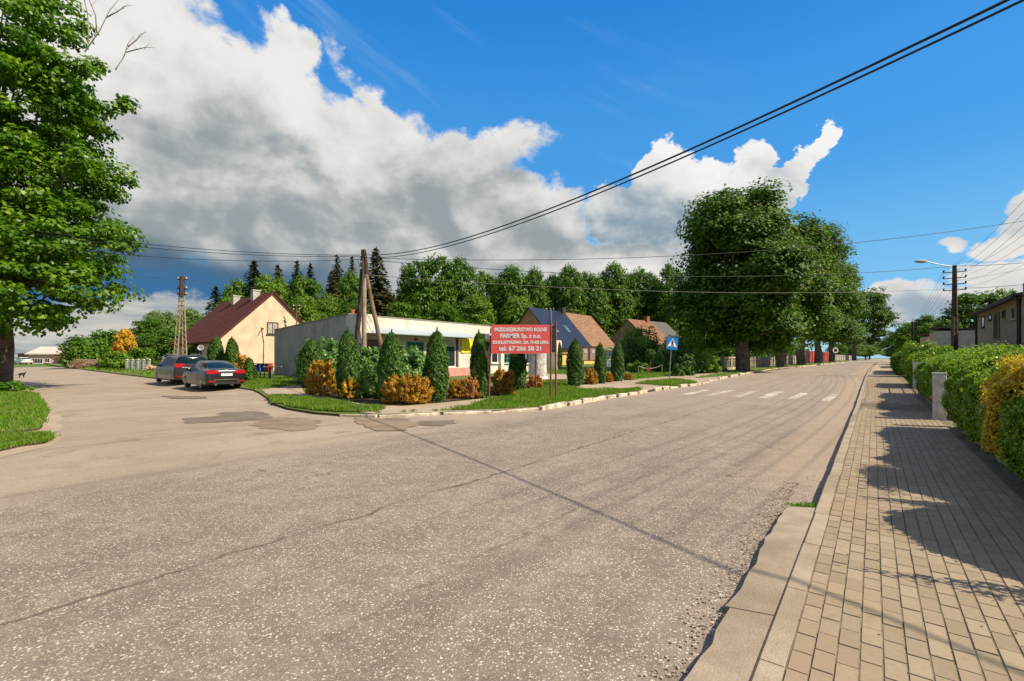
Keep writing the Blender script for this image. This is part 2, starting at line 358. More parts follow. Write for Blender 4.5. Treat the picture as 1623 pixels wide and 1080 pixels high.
    col = k.mix(k.m('MULTIPLY', k.m('MAXIMUM', jm, jm2), .62), col, (.055, .042, .032))
    # fine random cracks
    vc2 = k.n('ShaderNodeTexVoronoi', feature='DISTANCE_TO_EDGE'); k.put(vc2.inputs['Vector'], k.vm('ADD', v, k.vm('SCALE', k.xyz(k.noise(v, 1.7, 4.), k.noise(v, 2.3, 4.), 0.), 1.2))); vc2.inputs['Scale'].default_value = .33
    cr = k.m('MULTIPLY', k.ss(vc2.outputs[0], .006, .001), k.ss(big, .52, .62))
    col = k.mix(k.m('MULTIPLY', cr, .7), col, (.06, .045, .034))
    # dark stains
    st = k.ss(k.noise(v, .9, 4., .5), .66, .78); col = k.mix(k.m('MULTIPLY', st, .35), col, (.12, .09, .068))
    k.put(p.inputs['Base Color'], col); p.inputs['Roughness'].default_value = .85; p.inputs['Specular IOR Level'].default_value = .25
    hgt = k.m('ADD', k.m('MULTIPLY', chip, k.m('SUBTRACT', 1., k.m('MULTIPLY', side, .7))), k.m('ADD', k.m('MULTIPLY', chip2, .5), k.m('MULTIPLY', jm, -2.)))
    bump(k, p, k.m('ADD', hgt, fine), .55, .006)
    return m
def soilish(name, a, b, c, sc=3., bs=.4, rough=.95):
    m, k, p, _ = newmat(name); v = pos(k)
    n1 = k.noise(v, sc*.15, 5., .6); n2 = k.noise(v, sc, 6., .65); n3 = k.noise(v, sc*14, 4., .6)
    col = k.mix(k.ss(n2, .3, .7), a, b); col = k.mix(k.m('MULTIPLY', k.ss(n1, .4, .65), .6), col, c); col = k.mix(k.m('MULTIPLY', k.ss(n3, .45, .75), .4), col, tuple(x*.5 for x in a))
    k.put(p.inputs['Base Color'], col); p.inputs['Roughness'].default_value = rough; p.inputs['Specular IOR Level'].default_value = .15
    bump(k, p, k.m('ADD', n2, n3), bs, .03)
    return m
m_road = road_mat()
m_grass = soilish('grass_ground', (.065, .12, .016), (.11, .175, .025), (.20, .165, .075), 4.)
m_field = soilish('field', (.06, .13, .02), (.10, .18, .03), (.16, .20, .06), .3)
m_path = soilish('footpath_surface', (.36, .28, .20), (.44, .345, .25), (.30, .22, .15), 2., .2)
m_soil = soilish('bed_soil', (.06, .04, .025), (.10, .07, .045), (.05, .045, .02), 5.)
m_patch = soilish('asphalt_patch', (.19, .152, .118), (.25, .20, .155), (.145, .115, .088), 9., .6, .9)
m_patch2 = soilish('old_asphalt', (.25, .185, .125), (.33, .25, .175), (.18, .13, .09), 9., .5, .9)
m_apron = soilish('kerb_concrete', (.34, .265, .185), (.43, .345, .25), (.24, .18, .12), 5., .25, .85)
m_white = None
def crossmat():
    m, k, p, _ = newmat('crossing_paint'); v = pos(k)
    n = k.noise(v, 9., 6., .7); n2 = k.noise(v, 1.1, 3.)
    col = k.mix(k.ss(k.m('ADD', n, k.m('MULTIPLY', n2, .5)),   .62, .82), (.60, .53, .43), (.33, .265, .195))
    k.put(p.inputs['Base Color'], col); p.inputs['Roughness'].default_value = .8; return m
def pavermat():
    m, k, p, _ = newmat('concrete_paver'); ge = k.n('ShaderNodeNewGeometry'); v = ge.outputs['Position']; ri = ge.outputs['Random Per Island']
    n = k.noise(v, 30., 4., .6); n2 = k.noise(v, .9, 5., .6)
    col = k.mix(ri, (.275, .208, .135), (.365, .282, .186)); col = k.mix(k.m('MULTIPLY', k.ss(n, .35, .7), .3), col, (.20, .15, .095)); col = k.mix(k.m('MULTIPLY', k.ss(n2, .38, .66), .55), col, (.30, .215, .13)); st = k.noise(v, 3.3, 5., .7); col = k.mix(k.m('MULTIPLY', k.ss(st, .58, .72), .5), col, (.19, .14, .085))
    k.put(p.inputs['Base Color'], col); p.inputs['Roughness'].default_value = .88; p.inputs['Specular IOR Level'].default_value = .25
    bump(k, p, k.m('ADD', n, k.noise(v, 260., 2.)), .28, .002)
    return m
def paverfar():
    m, k, p, _ = newmat('paver_strip'); v = pos(k)
    s = k.vm('DOT_PRODUCT', v, (U[0], U[1], 0.)); n = k.vm('DOT_PRODUCT', v, (U[1], -U[0], 0.))
    b = k.n('ShaderNodeTexBrick'); k.put(b.inputs['Vector'], k.xyz(s, n, 0.)); b.inputs['Scale'].default_value = 1
    b.inputs['Brick Width'].default_value = .2; b.inputs['Row Height'].default_value = .1; b.inputs['Mortar Size'].default_value = .006
    b.inputs['Color1'].default_value = (.37, .285, .19, 1); b.inputs['Color2'].default_value = (.45, .355, .24, 1); b.inputs['Mortar'].default_value = (.16, .12, .075, 1)
    k.put(p.inputs['Base Color'], b.outputs[0]); p.inputs['Roughness'].default_value = .9; return m
m_cross = crossmat(); m_paver = pavermat(); m_paverfar = paverfar()
m_joint = soilish('joint_sand', (.19, .15, .10), (.27, .215, .14), (.12, .09, .055), 8., .3)

SL = [-60, -20, 0, 4, 7, 9, 9.8, 10.6, 11.4, 12.4, 14]+list(range(18, 70, 4))+list(range(70, 160, 8))+list(range(160, 400, 30))+[400, 500, 700, 1000]
NL = [-32, -27, -22, -17, -12]
def sheet(name, poly, off, mat, skirt=0., kind='structure', parent=None):
    """ground sheet over the 2-D polygon, following the terrain H, with an optional edge skirt"""
    bm = bmesh.new(); vs = [bm.verts.new((p[0], p[1], 0)) for p in poly]; bm.faces.new(vs)
    for s in SL: bmesh.ops.bisect_plane(bm, geom=bm.verts[:]+bm.edges[:]+bm.faces[:], plane_co=(s*U[0], s*U[1], 0), plane_no=(U[0], U[1], 0), dist=1e-5)
    for n in NL: bmesh.ops.bisect_plane(bm, geom=bm.verts[:]+bm.edges[:]+bm.faces[:], plane_co=(n*U[1], -n*U[0], 0), plane_no=(U[1], -U[0], 0), dist=1e-5)
    bmesh.ops.triangulate(bm, faces=bm.faces[:])
    for f in bm.faces:
        f.normal_update()
        if f.normal.z < 0: f.normal_flip()
    for v in bm.verts: v.co.z = H(v.co.x, v.co.y)+off
    if skirt:
        be = [e for e in bm.edges if e.is_boundary]
        r = bmesh.ops.extrude_edge_only(bm, edges=be)
        for v in [q for q in r['geom'] if isinstance(q, bmesh.types.BMVert)]: v.co.z -= skirt
        for f in [q for q in r['geom'] if isinstance(q, bmesh.types.BMFace)]: f.material_index = 1
    me = bpy.data.meshes.new(name); bm.to_mesh(me); bm.free(); me.materials.append(mat); me.materials.append(m_soil if mat is not m_apron else mat)
    o = bpy.data.objects.new(name, me); COL.objects.link(o)
    if parent: o.parent = parent
    if kind: o['kind'] = kind
    return o
def jag(poly, step=.5, amp=.12, seed=1):
    """subdivide a polygon outline and roughen it"""
    r = random.Random(seed); out = []
    for i, a in enumerate(poly):
        b = poly[(i+1) % len(poly)]; L = math.dist(a, b); n = max(1, int(L/step)) if L < 60 else 1
        for j in range(n):
            t = j/n; x = a[0]+(b[0]-a[0])*t; y = a[1]+(b[1]-a[1])*t
            if n > 1: x += r.uniform(-amp, amp); y += r.uniform(-amp, amp)
            out.append((x, y))
    return out
def pxpoly(pts, off=0.): return [tuple(gp(x, y, off)[:2]) for x, y in pts]
# base ground: a huge sheet, below everything
sheet('ground', [(-1500, -300), (1500, -300), (1500, 1600), (-1500, 1600)], -.20, m_field)
# asphalt: main road + side street
main = [xy(-14, -.10), xy(40, .1), xy(70, .5), xy(110, 1.2), xy(170, 2.6), xy(260, 5.), xy(520, 12.), xy(520, -3.), xy(260, -7.), xy(100, -13), xy(13, -13)]
sideR = [(640, 640), (430, 625), (330, 606), (240, 600), (190, 593), (140, 586), (105, 582.5)]
sideL = [(30, 582.5), (-60, 586), (-160, 600)]
side = pxpoly(sideR, -.1)+pxpoly(sideL, -.1)
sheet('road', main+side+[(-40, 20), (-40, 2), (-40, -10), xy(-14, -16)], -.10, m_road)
# left verge of the main road and the lot behind it (grass), kerb line from the photograph
kerbL = [(540, 655), (600, 656.5), (700, 652.5), (780, 650), (855, 646), (900, 639), (960, 629), (1010, 621.5), (1060, 613.5), (1104, 608.5), (1138, 600), (1175, 592.5), (1228, 585), (1278, 580), (1338, 574.2)]
kL = pxpoly(kerbL); far_s = [xy(230, -7.2), xy(520, -3.)]
lot_left = [(500, 652), (455, 645), (430, 637), (424, 629), (412, 621), (400, 616), (360, 611), (330, 607), (260, 600), (190, 592), (140, 586), (105, 582)]
lot = kL+far_s+[xy(520, -300), (-900, 900)]+[(-300, 290)]+pxpoly(lot_left)[::-1]
sheet('lawn', lot, -.03, m_grass, .12)
# footpath over the lot: along the kerb and in front of the plant bed
path_low = [(432, 630), (480, 640), (560, 651), (598, 655.8), (700, 652.3), (780, 649.6), (855, 645.6), (900, 638.8), (1010, 621.2), (1060, 613.3), (1104, 608.3), (1138, 599.8), (1175, 592.3), (1278, 579.9)]
path_up = [(1278, 578.6), (1200, 584), (1160, 587.5), (1100, 593.5), (1040, 598.5), (1000, 602), (975, 604), (950, 607), (905, 611.5), (860, 617), (800, 627), (760, 632), (700, 638), (640, 643), (590, 642), (540, 634), (480, 620), (478, 609), (440, 614), (415, 617), (420, 622)]
sheet('footpath', pxpoly(path_low+path_up), -.014, m_path)
# driveway in front of the advertising column
sheet('driveway', pxpoly([(835, 604), (865, 601.5), (898, 601), (898, 594), (868, 592.5), (830, 594)]), -.010, m_path)
# bed under the shrubs
bed = pxpoly([(478, 612), (540, 633), (600, 642), (690, 637.5), (770, 630), (860, 616), (905, 610.5), (950, 606.5), (1003, 601.5), (1003, 599), (950, 601), (900, 603), (860, 606), (760, 612), (640, 618), (540, 612), (490, 603)])
sheet('soil_bed', jag(bed, .8, .1, 3), -.004, m_soil)
verges = {
 'corner': [(694, 650.5), (740, 645), (772, 633), (815, 624), (850, 613), (864, 606), (880, 604), (898, 606.5), (905, 614), (940, 617.5), (1018, 616.5), (1012, 620), (960, 627.8), (900, 637.6), (855, 644.6), (780, 648.6)],
 'sign': [(1006, 608), (1030, 604), (1062, 601.5), (1085, 603), (1103, 606.8), (1088, 609.5), (1068, 612)],
 'chestnuts': [(1100, 599.5), (1125, 594), (1160, 589), (1200, 584.5), (1278, 578.4), (1330, 573.8), (1338, 574), (1278, 579.4), (1228, 584.4), (1175, 591.6), (1150, 596)],
 'west': [(424, 630), (440, 627), (480, 629), (530, 637), (570, 643), (604, 647.5), (598, 652), (560, 652.5), (500, 649.5), (455, 642.5), (430, 637)],
}
for i, (kx, pp) in enumerate(verges.items()):
    verges[kx] = jag(pxpoly(pp), .4, .13, i+10)
    sheet('verge', verges[kx], .0, m_grass)
# grass on the near left with its bare gap
gl1 = jag(pxpoly([(-160, 612), (20, 617), (62, 626), (72, 640), (76, 655), (72, 668), (60, 680), (30, 683.5), (-160, 690)], -.06), .4, .06, 20)
gl2 = jag(pxpoly([(-160, 700), (20, 689), (60, 689), (84, 694), (70, 701), (30, 706), (0, 713), (-160, 745)], -.06), .4, .06, 21)
sheet('grass_strip', gl1, -.05, m_grass, .06); sheet('grass_strip', gl2, -.05, m_grass, .06)
# sandy shoulder between them
sheet('sand_shoulder', jag(pxpoly([(-160, 606), (10, 612), (75, 625), (92, 650), (94, 690), (80, 708), (20, 722), (-160, 760)], -.1), .5, .15, 5), -.094, m_path)
# asphalt repairs
for i, (pp, mt) in enumerate([([(288, 664), (340, 660.5), (352, 654), (396, 652), (422, 655), (436, 664), (392, 668), (298, 672)], m_patch),
                        ([(402, 674), (418, 666), (440, 662), (476, 662.5), (505, 667), (500, 680), (470, 684), (420, 681)], m_patch2),
                        ([(650, 673), (668, 668), (716, 667), (722, 671), (700, 676)], m_patch), ([(560, 662), (640, 664), (664, 672), (640, 684), (600, 683), (572, 672)], m_patch2),
                        ([(258, 628), (320, 628.5), (330, 632), (270, 632.5)], m_patch)]):
    sheet('asphalt_patch', jag(pxpoly(pp, -.1), .22, .10, 30+i), -.0935+.0022*i, mt)
# crossing stripes
k5 = 4.508
for q in [((85, 160), (150, 163), (300, 130), (240, 127)), ((255, 168), (320, 170), (480, 130), (420, 128)), ((470, 175), (520, 177), (640, 138), (590, 136)), ((635, 183), (715, 187), (820, 140), (750, 140)), ((835, 193), (910, 195), (1005, 152), (940, 150)), ((1080, 205), (1150, 207), (1215, 160), (1160, 160))]:
    sheet('crossing_stripe', jag(pxpoly([(1060+a/k5, 590+b/k5) for a, b in q], -.1), .35, .025, 3), -.095, m_cross)
# right sidewalk: kerb stones, pavers one by one near the camera, plain strip beyond
def curb_n(s): return -.50 if s < 40 else -.5+.45*sst(40, 110, s)+ (max(0, s-90)*.02)
sb = MB(); r = random.Random(4)
n0, n1 = -.36, 1.34
cols = int(round((n1-n0)/.1))
s_end = 46
for c in range(cols):
    nn = n0+c*.1; s = -3+(.1 if c % 2 else 0)+r.uniform(-.03, .03)
    while s < s_end:
        L = .2; g_ = .0020; dz = r.uniform(-.0022, .0022); tl_ = r.uniform(-.0012, .0012); b = .0035
        vs = []
        for (a, q, z) in ((g_, g_, -.012), (L-g_, g_, -.012), (L-g_, .1-g_*1.5, -.012), (g_, .1-g_*1.5, -.012), (g_+b, g_+b, 0), (L-g_-b, g_+b, 0), (L-g_-b, .1-g_*1.5-b, 0), (g_+b, .1-g_*1.5-b, 0)):
            X, Y = xy(s+a, nn+q); vs.append((X, Y, H(X, Y)+z+dz+tl_*(a/L*2-1)))
        sb.add(vs, [(4, 5, 6, 7), (0, 1, 5, 4), (1, 2, 6, 5), (2, 3, 7, 6), (3, 0, 4, 7)])
        s += L+r.uniform(-.002, .003)
me_o = sb.build('sidewalk', m_paver, fix=False); tag(me_o, kind='structure')
sheet('sidewalk_bed', [xy(-3, n0-.01), xy(s_end, n0-.01), xy(s_end, n1+.25), xy(-3, n1+.25)], -.0048, m_joint)
sheet('sidewalk', [xy(s_end, n0), xy(70, n0+.3), xy(110, n0+1.), xy(170, 2.3), xy(260, 4.5), xy(420, 7), xy(420, 9.), xy(260, 6.2), xy(170, 4.2), xy(110, 2.6), xy(70, 1.8), xy(s_end, n1)], -.004, m_paverfar)
kb = MB(); s = -3.2
while s < 110:
    L = 1.0 if s < 50 else 4.; a0 = curb_n(s)
    vs = []
    wob = r.uniform(-.006, .006)
    for z, ia, ib in ((-.2, 0, .135), (-.018, 0, .135), (.002, .018, .13)):
        for ss_, nn in ((s+.004, a0+ia), (s+L-.004, a0+ia), (s+L-.004, a0+ib), (s+.004, a0+ib)):
            X, Y = xy(ss_, nn+wob); vs.append((X, Y, H(X, Y)+z))
    kb.add(vs, [(8, 9, 10, 11), (4, 5, 9, 8), (5, 6, 10, 9), (6, 7, 11, 10), (7, 4, 8, 11), (0, 1, 5, 4), (1, 2, 6, 5), (2, 3, 7, 6), (3, 0, 4, 7)])
    s += L
tag(kb.build('kerb', m_apron), kind='structure')
# concrete apron beside the kerb in the foreground
for i, (s0_, s1_) in enumerate([(-4, .9), (.912, 3.35), (3.362, 6.04)]):
    ra = random.Random(40+i); m_ = int((s1_-s0_)/.16); ap = [xy(s0_, -.499), xy(s1_, -.499)]+[xy(s1_-(s1_-s0_)*j/m_, -.765+ra.uniform(-.02, .02)+.02*math.sin(j*.5+i)) for j in range(m_+1)]
    ao_ = sheet('gutter_apron', ap, -.014, m_apron, .07)
    for v_ in ao_.data.vertices: v_.co.z -= .032*max(0, -.5-sn(v_.co.x, v_.co.y)[1])/.27
# garden ground behind the sidewalk
sheet('garden_ground', [xy(-4, 1.36), xy(40, 1.36), xy(70, 1.9), xy(110, 2.7), xy(170, 4.3), xy(260, 6.3), xy(420, 9.2), xy(420, 300), xy(-4, 60)], -.02, soilish('garden_soil', (.05, .06, .02), (.09, .12, .03), (.07, .055, .03), 3.))
# old white kerb stones on the left side
stone = M('kerb_stone', (.62, .54, .42), .9, .2, 4., (.30, .23, .15), .5, 30)
ks = MB(); r = random.Random(9)
for i in range(len(kL)-1):
    a, b = Vector(kL[i]), Vector(kL[i+1]); d = b-a; L = d.length; d.normalize(); n = max(1, int(L/.95)); st_ = L/n
    big = i >= 4
    for j in range(n):
        if r.random() < (.12 if big else .0): continue
        c = a+d*(st_*(j+.5)); ln = st_*(r.uniform(.72, .95) if big else .97); hz = (r.uniform(.03, .07) if big else -.025)
        if i == 8 or i == 9: hz -= .05 if r.random() < .6 else 0
        rz = math.atan2(d.y, d.x)+r.uniform(-.04, .04)
        z0 = H(c.x, c.y)
        ks.box((c.x+r.uniform(-.03, .03), c.y, z0+hz-.12), (ln, .15+r.uniform(-.02, .03), .24), rz, Matrix.Rotation(r.uniform(-.06, .06), 3, 'X'))
o = ks.build('kerb', stone, bevel=.018); tag(o, kind='structure')
# ---------------------------------------------------------------- foliage
def unit(v): return v/np.maximum(np.linalg.norm(v, axis=1, keepdims=True), 1e-9)
def leafgeo(P, N, L, Wd, rg, T=None, jit=.6):
    n = len(P); N = unit(N+rg.normal(0, jit, (n, 3)))
    if T is None: T = rg.normal(0, 1, (n, 3))
    T = unit(T-N*np.sum(T*N, 1, keepdims=True)); B = np.cross(N, T)
    L = (L if hasattr(L, '__len__') else np.full(n, L)).reshape(-1, 1)*rg.uniform(.7, 1.3, (n, 1)); w = (Wd if hasattr(Wd, '__len__') else np.full(n, Wd)).reshape(-1, 1)*rg.uniform(.8, 1.2, (n, 1))
    V = np.stack([P-T*L*.5, P+B*w*.5-T*L*.05-N*L*.08, P+T*L*.5, P-B*w*.5-T*L*.05-N*L*.08], 1).reshape(-1, 3)
    Q = np.arange(n*4).reshape(-1, 4)
    return V, Q
def ellgeo(c, r, nu=14, nv=9):
    u = np.linspace(0, 2*np.pi, nu, endpoint=False); v = np.linspace(.02, np.pi-.02, nv)
    V = np.array([(c[0]+r[0]*math.sin(b)*math.cos(a), c[1]+r[1]*math.sin(b)*math.sin(a), c[2]+r[2]*math.cos(b)) for b in v for a in u])
    Q = np.array([(i*nu+k, (i+1)*nu+k, (i+1)*nu+(k+1) % nu, i*nu+(k+1) % nu) for i in range(nv-1) for k in range(nu)])
    return V, Q
def joing(*gs):
    V = []; Q = []; b = 0
    for v, q in gs: V.append(v); Q.append(q+b); b += len(v)
    return np.concatenate(V), np.concatenate(Q)
def sph(rg, n): return unit(rg.normal(0, 1, (n, 3)))
def clumps(rg, ells, ncl, perleaf, rc, leaf, flat=.6, shell=.35, up=.5, keep=None, jit=.6, aspect=.8, droop=0.):
    """leaf clumps over ellipsoids: returns geometry and clump centres"""
    vol = np.array([e[3]*e[4]*e[5] for e in ells])**.67; pr = vol/vol.sum(); idx = rg.choice(len(ells), ncl, p=pr)
    E = np.array(ells)[idx]; d = sph(rg, ncl); rr = 1-shell*rg.random((ncl, 1))**1.6
    C = E[:, :3]+d*E[:, 3:6]*rr
    inside = np.zeros(ncl, bool)
    for j, e in enumerate(ells):
        q = (C-np.array(e[:3]))/np.array(e[3:6]); inside |= (np.linalg.norm(q, axis=1) < .62) & (idx != j)
    C = C[~inside]; d = d[~inside]
    if keep is not None: kk = keep(C); C = C[kk]; d = d[kk]
    n = len(C); sz = rc*rg.uniform(.55, 1.35, n)
    cid = np.repeat(np.arange(n), perleaf); o = sph(rg, len(cid)); rad = rg.random((len(cid), 1))**.45
    off = o*rad*sz[cid][:, None]*np.array([1, 1, flat])
    if droop: off[:, 2] -= droop*np.linalg.norm(off[:, :2], axis=1)
    P = C[cid]+off
    N = o*.7+d[cid]*.45+np.array([0, 0, up])
    return leafgeo(P, N, leaf, leaf*aspect, rg, jit=jit), C
def limbs(mb, base, top, r0, C, rng, n=12, r1=.3):
    """trunk and limbs reaching into the crown"""
    base = Vector(base); top = Vector(top); k = 7; pts = []
    for i in range(k+1):
        t = i/k; pts.append(base.lerp(top, t)+Vector((rng.uniform(-1, 1), rng.uniform(-1, 1), 0))*r0*.35*(0 < t))
    rs = [r0*(1.45 if i == 0 else 1.12 if i == 1 and k > 3 else 1-(1-r1)*i/k) for i in range(k+1)]
    pts.insert(1, base.lerp(top, .035)); rs.insert(1, r0*1.12)
    mb.tube(pts, rs, 9)
    for _ in range(n):
        c = Vector(C[rng.randrange(len(C))]); t = rng.uniform(.25, .95); p = base.lerp(top, t)
        if c.z < p.z-.5: p = base.lerp(top, max(.15, t*.5))
        mid = p.lerp(c, .45)+Vector((0, 0, -.06*(c-p).length)) + Vector((rng.uniform(-1, 1), rng.uniform(-1, 1), 0))*.06*(c-p).length
        rr = r0*(1-t*.65)*.5
        mb.tube([p, p.lerp(mid, .5)+Vector((0, 0, .03*(c-p).length)), mid, mid.lerp(c, .5), c], [rr, rr*.8, rr*.55, rr*.33, rr*.12], 5, False)
# ---------------------------------------------------------------- foliage materials
g_maple = leafmat('maple_leaf', (.045, .120, .004), (.135, .255, .006), (.25, .36, .02), .42, .42, .6)
g_forest = leafmat('forest_leaf', (.038, .100, .004), (.110, .215, .007), (.17, .28, .012), .36, .5, .12)
g_light = leafmat('light_leaf', (.080, .165, .006), (.175, .285, .014), (.24, .34, .03), .38, .5, .15)
g_willow = leafmat('willow_leaf', (.10, .17, .03), (.19, .27, .06), None, .4, .5, .2)
g_chest = leafmat('chestnut_leaf', (.028, .076, .004), (.100, .190, .006), (.16, .24, .012), .32, .62, .3)
g_spruce = leafmat('spruce_needles', (.016, .036, .010), (.042, .066, .017), None, .1, .7, .2)
g_brown = leafmat('olive_needles', (.045, .050, .014), (.095, .090, .026), (.14, .10, .03), .1, .7, .3)
g_thuja = leafmat('thuja_spray', (.022, .066, .005), (.070, .150, .010), (.12, .20, .02), .15, .6, 1.5)
g_gold = leafmat('golden_spray', (.36, .15, .012), (.62, .32, .03), (.24, .20, .02), .25, .6, 1.2, .25)
g_gold2 = leafmat('yellow_spray', (.52, .26, .012), (.72, .42, .03), (.40, .28, .03), .25, .6, .6, .2)
g_copper = leafmat('copper_spray', (.42, .15, .03), (.62, .30, .09), (.30, .16, .03), .25, .6, 1.2, .25)
g_elder = leafmat('elder_leaf', (.07, .17, .02), (.14, .28, .04), (.55, .55, .35), .35, .5, 1., .10)
g_hedge = leafmat('hedge_leaf', (.080, .18, .005), (.23, .36, .010), (.42, .50, .04), .38, .40, 1.3, .16, .5)
g_hedge2 = leafmat('yellow_leaf', (.42, .32, .02), (.74, .58, .05), (.45, .24, .03), .35, .42, 1.5, .2)
g_blade = leafmat('grass_blade', (.080, .19, .005), (.175, .310, .010), (.32, .29, .10), .4, .55, .5, .2)
m_bark = M('bark', (.15, .105, .07), .95, .3, 2., (.06, .042, .03), .8, 14.)
m_barkl = M('pale_bark', (.26, .19, .12), .95, .3, 2., (.12, .085, .055), .8, 14.)
m_cream = leafmat('blossom', (.34, .27, .14), (.46, .36, .20), (.40, .22, .12), .3, .7, 1.)
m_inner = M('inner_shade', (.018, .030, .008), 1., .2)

def tree(name, label, cat, loc, crown_mat, ells, ncl, per, rc, leaf, th, r0, seed, group=None, bark=None, keep=None, nl=12, core=(), flat=.6, jit=.6, up=.5, shell=.35, aspect=.8, droop=0., lean=(0, 0), extra=None):
    rg = np.random.default_rng(seed); rr = random.Random(seed)
    root = thing(name, label, cat, loc, 0, group)
    (V, Q), C = clumps(rg, ells, ncl, per, rc, leaf, flat, shell, up, keep, jit, aspect, droop)
    gs = [(V, Q)]+[ellgeo(c[:3], c[3:6]) for c in core]
    V, Q = joing(*gs); npmesh('crown', V, Q, crown_mat, root)
    mb = MB(); limbs(mb, (0, 0, -.3), (lean[0], lean[1], th), r0, C, rr, nl)
    mb.build('trunk', bark or m_bark, root, smooth=True, fix=False)
    return root, C, rg

# --- the big maple at the left edge
p = on(8, 26.6)
ME = [(-.7, 0, 9.5, 5.7, 6.5, 4.4), (-.4, 0, 14., 4.9, 6.0, 6.), (-.8, 0, 19.5, 5.0, 5., 5.5), (2.4, -1.5, 6.2, 4.4, 4.3, 3.0), (4.3, -.5, 8.0, 2.9, 3.0, 2.0), (2.6, 0, 12.0, 3.7, 3.5, 2.6), (3.4, .5, 16.6, 2.4, 3., 2.0), (3.0, -1., 5.4, 3.6, 3., 1.6), (-1.5, 0, 24., 3.5, 3.5, 3.5), (-3, -2, 6.5, 4., 4., 3.2), (1., -2.5, 4.4, 3.2, 2.8, 1.8)]
maple, C, rg = tree('maple_tree', 'tall spreading maple with thick trunk at the left edge on the grass corner', 'tree', p, g_maple, ME, 930, 125, .98, .24, 17., .29, 11, nl=70, flat=.52, jit=.45, up=.6, shell=.8, aspect=.95, droop=.18)
mb = MB()
for a, b in [((4.2, .3, 19.0), (6.3, .3, 22.2)), ((4.9, .3, 20.1), (4.6, 0, 22.4)), ((5.5, .3, 21.), (7.0, .2, 21.6)), ((6.2, 0, 17.8), (7.2, .1, 19.8)), ((6.8, 0, 18.8), (8.4, .1, 19.1)), ((6.9, 0, 19.1), (7.9, .1, 20.)), ((4.5, .2, 19.4), (4.2, .1, 23.4))]:
    a = Vector(a); b = Vector(b); mb.tube([a, a.lerp(b, .35)+Vector((.12, 0, .1)), a.lerp(b, .7)+Vector((-.05, 0, .12)), b], [.035, .026, .018, .006], 5, False); m_ = a.lerp(b, .6); mb.tube([m_, m_+Vector((.25, .1, .45))], [.015, .005], 4, False); m_ = a.lerp(b, .4); mb.tube([m_, m_+Vector((-.3, .1, .4))], [.015, .005], 4, False)
mb.build('dead_twigs', m_barkl, maple, fix=False)
# shrub under it
def bush(name, label, cat, loc, mat, rx, ry, h, n, leaf, seed, group=None, spiky=False, aspect=.5, up=.4, stemh=.5, core=.72, ncl=None, rz=0):
    rg = np.random.default_rng(seed); root = thing(name, label, cat, loc, rz, group)
    ncl = ncl or max(18, n//55); zc = .05+.83*rg.random(ncl)**1.15; aa = rg.random(ncl)*6.283; pr_ = np.sqrt(np.clip(1-((zc-.32)/.66)**2, 0, 1))*(.80 if spiky else .84)*rg.uniform(.62, 1.08, ncl)
    if name == 'golden_cypress': pr_ = (1-zc*.93)**.75*rg.uniform(.6, 1.05, ncl)
    C = np.stack([np.cos(aa)*pr_*rx, np.sin(aa)*pr_*ry, zc*h*.94], 1); d = unit(C/np.array([rx, ry, h*.7])-np.array([0, 0, .35]))
    cid = rg.integers(0, ncl, n); o = sph(rg, n); rc = (.22 if spiky else .34)*min(rx, ry, h*.7)
    if spiky:
        dirs = unit(unit(C-np.array([0, 0, h*.1]))*1.0+np.array([0, 0, .45])); t = rg.random((n, 1))
        P = C[cid]+dirs[cid]*(t-.45)*rc*1.15+o*rc*(1-t*.7)*.75; N = o; T = dirs[cid]+rg.normal(0, .35, (n, 3))
        V, Q = leafgeo(P, N, leaf, leaf*aspect, rg, T, .3)
    else:
        P = C[cid]+o*rc*rg.random((n, 1))**.4; V, Q = leafgeo(P, o+d[cid]*.5+np.array([0, 0, up]), leaf, leaf*aspect, rg, None, .6)
    P_ok = V[:, 2] < 0; V[P_ok, 2] = np.abs(V[P_ok, 2])*.3
    cg = ellgeo((0, 0, h*.36), (rx*core*(.35 if spiky else .78), ry*core*(.35 if spiky else .78), h*core*(.3 if spiky else .48)))
    V, Q = joing((V, Q), cg); npmesh('foliage', V, Q, mat, root)
    mb = MB(); rr = random.Random(seed)
    for _ in range(4):
        a = rr.uniform(0, 6.28); mb.tube([(0, 0, -.05), (math.cos(a)*rx*.2, math.sin(a)*ry*.2, h*.3), (math.cos(a)*rx*.4, math.sin(a)*ry*.4, h*.55)], [.03+.01*h, .02+.005*h, .01], 5, False)
    mb.build('stem', m_bark, root, fix=False)
    return root
bush('low_shrub', 'dark low shrub spreading at the foot of the maple trunk', 'shrub', on(4, 23.3), g_maple, 1.6, .9, .5, 2000, .16, 12)

